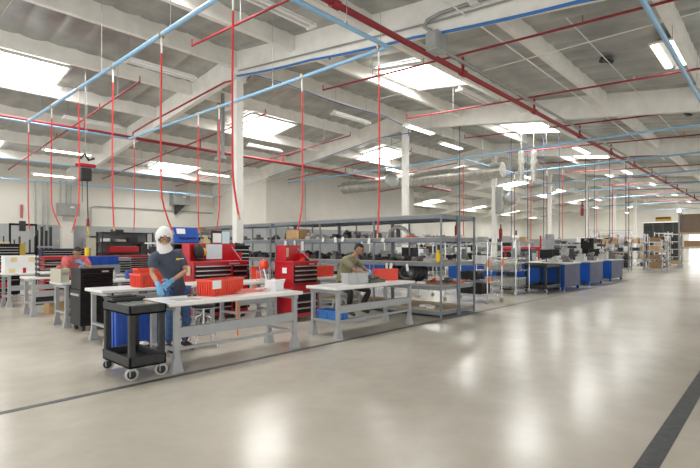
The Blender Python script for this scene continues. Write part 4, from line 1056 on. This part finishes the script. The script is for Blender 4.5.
def face_bits(t,c,M,s=1.,glasses=True,lens=None):
    c=Vector(c); W=lambda q: c+M@Vector(q)*s
    for sx in (-1,1):
        MB().ball(W((sx*.031,-.084,.008)),.012*s,8,6).build('eye',eye_m,t)
        MB().ball(W((sx*.031,-.094,.007)),.006*s,8,5).build('pupil',hair_m,t)
        MB().tube([W((sx*.016,-.094,.028)),W((sx*.032,-.093,.033)),W((sx*.048,-.084,.027))],.0045*s,6).build('eyebrow',hair_m,t)
    MB().tube([W((-.022,-.086,-.062)),W((0,-.093,-.060)),W((.022,-.086,-.062))],[.004*s,.007*s,.004*s],6).build('mouth',lip_m,t)
    if glasses:
        g=MB()
        for sx in (-1,1):
            ring=[W((sx*.034+.027*math.cos(q),-.104+.004*abs(math.cos(q)),.006+.019*math.sin(q))) for q in [2*PI*k/16 for k in range(17)]]
            g.tube(ring,.0022*s,6,False); g.tube([W((sx*.061,-.100,.010)),W((sx*.080,-.03,.012)),W((sx*.082,.015,.006))],.003*s,5)
        g.tube([W((-.008,-.106,.010)),W((.008,-.106,.010))],.003*s,5)
        g.build('glasses',bsteel_m,t)
def limb(V,E,R,a,pts,rs):
    prev=a
    for p,r in zip(pts,rs):
        V.append(tuple(p)); R.append(r); E.append((prev,len(V)-1)); prev=len(V)-1
    return prev
def person(label,loc,J,shirt,trousers,skinm,headwear,yaw,pitch,sleeve='short',glove=True,shoe=True,palms=None,logo=False,pants_ext=.02):
    t=thing('person',label,'person',loc,0)
    pel,belly,chest,neck,head=[Vector(J[k]) for k in ('pelvis','belly','chest','neck','head')]
    # body --------------------------------------------------
    V=[tuple(pel)]; E=[]; R=[(.105,.085)]
    b=limb(V,E,R,0,[belly,chest,neck],[(.115,.09),(.12,.085),.050])
    b1=2
    limb(V,E,R,3,[neck.lerp(head,.45)],[.05])
    for s in ('R','L'):
        sh,el,wr=[Vector(J[k+s]) for k in ('sh','el','wr')]
        limb(V,E,R,b1,[sh,sh.lerp(el,.5),el,el.lerp(wr,.4),wr],[.044,.042,.038,.036,.026])
        hp,kn,an,to=[Vector(J[k+s]) for k in ('hp','kn','an','to')]
        limb(V,E,R,0,[hp,hp.lerp(kn,.5),kn,kn.lerp(an,.4),an,to],[.088,.078,.056,.052,.038,.03])
    HS=1.12 if headwear=='hood' else 1.05
    hm,M=head_mesh(head,yaw,pitch,HS)
    skinned('body',V,E,R,skinm,t,2,hm)
    face_bits(t,head,M,HS)
    # shirt -------------------------------------------------
    V=[tuple(pel+Vector((0,0,.02)))]; E=[]; R=[(.168,.135)]
    limb(V,E,R,0,[pel+Vector((0,0,-.07))],[(.160,.130)])
    ch=limb(V,E,R,0,[belly,chest,neck-(neck-chest)*.22],[(.158,.125),(.178,.132),(.078,.072)])
    for s in ('R','L'):
        sh,el,wr=[Vector(J[k+s]) for k in ('sh','el','wr')]
        if sleeve=='short': limb(V,E,R,3,[sh,sh.lerp(el,.45),sh.lerp(el,.78)],[.092,.078,.072])
        else: limb(V,E,R,3,[sh,sh.lerp(el,.5),el],[.078,.066,.056])
    skinned('shirt',V,E,R,shirt,t,2)
    # trousers ----------------------------------------------
    V=[tuple(pel-Vector((0,0,.02)))]; E=[]; R=[(.142,.118)]
    for s in ('R','L'):
        hp,kn,an=[Vector(J[k+s]) for k in ('hp','kn','an')]
        limb(V,E,R,0,[hp,hp.lerp(kn,.5),kn,kn.lerp(an,.45),an.lerp(kn,.06)],[.102,.092,.072,.066,.060])
    skinned('trousers',V,E,R,trousers,t,2)
    for s in ('R','L'):
        an,to=Vector(J['an'+s]),Vector(J['to'+s])
        MB().tube([an+Vector((0,0,-.01))-(to-an).normalized()*.04,an.lerp(to,.4),to,to+(to-an).normalized()*.05],[.045,.05,.046,.03],12).build('shoe',black_m,t)
    # hands ------------------------------------------------
    for s in ('R','L'):
        wr,el=Vector(J['wr'+s]),Vector(J['el'+s]); d=(Vector(J['pd'+s]) if 'pd'+s in J else (wr-el)).normalized()
        side=Vector((1,0,0)) if s=='R' else Vector((-1,0,0))
        h=fingers(wr+d*.055,d,(0,0,-1),side+Vector((0,0,.5)),1.08,.45)
        h.tube([wr-(wr-el).normalized()*.05,wr,wr+d*.03],[.036,.031,.030],12)
        h.build('glove',glove_m,t)
    # head wear --------------------------------------------
    if headwear=='hood':
        mb=MB(); base=MB().ball((0,0,0),(1,1,1),28,20); keep=[]
        vs=[]
        for v in base.v:
            x,y,z=v; Z=z*.148+.008; X=x*.122; Y=y*.130
            if z>.8: Z+=.012*(z-.8)/.2
            vs.append(head+M@Vector((X,Y,Z)))
        fs=[]
        for f in base.f:
            cx=sum(base.v[i][0] for i in f)/len(f); cy=sum(base.v[i][1] for i in f)/len(f); cz=sum(base.v[i][2] for i in f)/len(f)
            if cy<-.25 and (cx/.74)**2+((cz+.10)/.50)**2<1: continue
            fs.append(f)
        mb.add(vs,fs,True); o=mb.build('hood',hood_m,t)
        md=o.modifiers.new('so','SOLIDIFY'); md.thickness=.008; md.offset=-1
        MB().tube([head+M@Vector((0,-.0,-.06)),head+M@Vector((0,.0,-.12)),neck+Vector((0,0,-.02))],[.098,.094,.115],18).build('hood_neck',hood_m,t)
    else:
        mb=MB(); base=MB().ball((0,0,0),(1,1,1),22,14); vs=[]; fs=[]
        for v in base.v:
            x,y,z=v; wv=1+.03*math.sin(x*17)*math.cos(y*13)
            vs.append(head+M@Vector((x*.086*wv,y*.107*wv+.006,z*.122*wv+.012)))
        for f in base.f:
            cy=sum(base.v[i][1] for i in f)/len(f); cz=sum(base.v[i][2] for i in f)/len(f)
            if cz>.42-.05*cy or (cy>-.05 and cz>-.45+.2*(cy<.3)): fs.append(f)
        mb.add(vs,fs,True); o=mb.build('hair',hair_m,t); md=o.modifiers.new('so','SOLIDIFY'); md.thickness=.01; md.offset=-1
    return t
# hooded worker, standing behind the nearest bench, head bowed to his gloved hands
J=dict(pelvis=(.24,.06,.96),belly=(.17,.04,1.16),chest=(.06,-.01,1.38),neck=(-.01,-.06,1.555),head=(-.06,-.135,1.725),
 shR=(-.16,-.02,1.465),elR=(-.22,-.10,1.20),wrR=(-.24,-.34,1.045),pdR=(-.05,-.45,-.55),
 shL=(.24,-.0,1.465),elL=(.30,-.12,1.22),wrL=(-.06,-.34,1.09),pdL=(-.75,-.35,-.35),
 hpR=(.14,.06,.88),knR=(.13,.05,.50),anR=(.13,.10,.085),toR=(.10,-.05,.04),
 hpL=(.35,.06,.88),knL=(.38,.03,.50),anL=(.39,.10,.085),toL=(.42,-.05,.04))
w1=person('standing person in white head hood, glasses, slate shirt and blue gloves behind the nearest workbench',(3.30,6.80,0),J,navy_m,jean_m,skin_m,'hood',-.30,.42)
B(-.03,.03,-.004,.0,-.015,.015).build('chest_emblem',yel_m,w1).location=(.16,-.128,1.40)
B(-.035,.035,-.004,.0,-.006,.006).build('chest_lettering',paper_m,w1).location=(.225,-.118,1.405)
# seated worker in olive shirt
J=dict(pelvis=(-.02,.10,.84),belly=(-.02,.04,1.02),chest=(.02,-.08,1.25),neck=(.08,-.17,1.41),head=(.14,-.25,1.535),
 shR=(-.22,-.17,1.31),elR=(-.10,-.38,1.08),wrR=(.12,-.55,1.02),pdR=(.8,-.25,-.12),
 shL=(.26,-.02,1.31),elL=(.38,-.22,1.10),wrL=(.30,-.46,1.04),pdL=(.3,-.6,-.1),
 hpR=(-.12,.0,.78),knR=(-.28,-.40,.64),anR=(-.22,-.28,.25),toR=(-.24,-.42,.2),
 hpL=(.10,.0,.78),knL=(.34,-.38,.64),anL=(.22,-.24,.25),toL=(.26,-.38,.2))
person('seated person in olive t-shirt, black hair and blue gloves leaning over the second workbench',(7.46,6.98,0),J,olive_m,btrou_m,skin2_m,'hair',.30,.40)
J=dict(pelvis=(.05,.25,.92),belly=(.04,.14,1.08),chest=(.02,-.02,1.24),neck=(0,-.10,1.37),head=(0,-.20,1.46),
 shR=(-.20,-.03,1.29),elR=(-.24,-.22,1.08),wrR=(-.05,-.36,1.08),pdR=(.7,-.1,.1),
 shL=(.22,-.03,1.29),elL=(.26,-.24,1.10),wrL=(.06,-.30,1.22),pdL=(-.6,-.3,.5),
 hpR=(-.06,.25,.86),knR=(-.08,.2,.48),anR=(-.08,.25,.085),toR=(-.1,.1,.04),
 hpL=(.16,.25,.86),knL=(.18,.2,.48),anL=(.18,.25,.085),toL=(.2,.1,.04))
person('person in coral shirt with black hair bent over the bench behind the black cabinet',(3.66,11.85,0),J,coral_m,btrou_m,skin2_m,'hair',-.1,.45)

# ================================================================ LIGHT AND CAMERA
W=bpy.data.worlds.new('sky'); S.world=W; W.use_nodes=True
bg=W.node_tree.nodes['Background']; bg.inputs['Color'].default_value=(1,.985,.96,1); bg.inputs['Strength'].default_value=1.4
def area(loc,rot,sx,sy,e,col=(1,.97,.92)):
    l=bpy.data.lights.new('area','AREA'); l.shape='RECTANGLE'; l.size=sx; l.size_y=sy; l.energy=e; l.color=col
    o=bpy.data.objects.new('daylight',l); COL.objects.link(o); o.location=loc; o.rotation_euler=rot; return o
for (a,b,c,d) in sky:
    y=(c+d)/2
    area(((a+b)/2,y,zd(y)-.13),(0,0,0),2.0,1.6,112,(1,.99,.96))
cam=bpy.data.cameras.new('camera'); co=bpy.data.objects.new('camera',cam); COL.objects.link(co); S.camera=co
cam.sensor_width=36; cam.lens=36*473/700; cam.shift_y=13/700; cam.clip_end=200
co.location=(0,0,1.58); co.rotation_euler=(PI/2,0,math.radians(42.6-90))
S.view_settings.view_transform='Standard'; S.view_settings.look='None'; S.view_settings.gamma=1; S.view_settings.use_curve_mapping=False
S.view_settings.exposure=.50
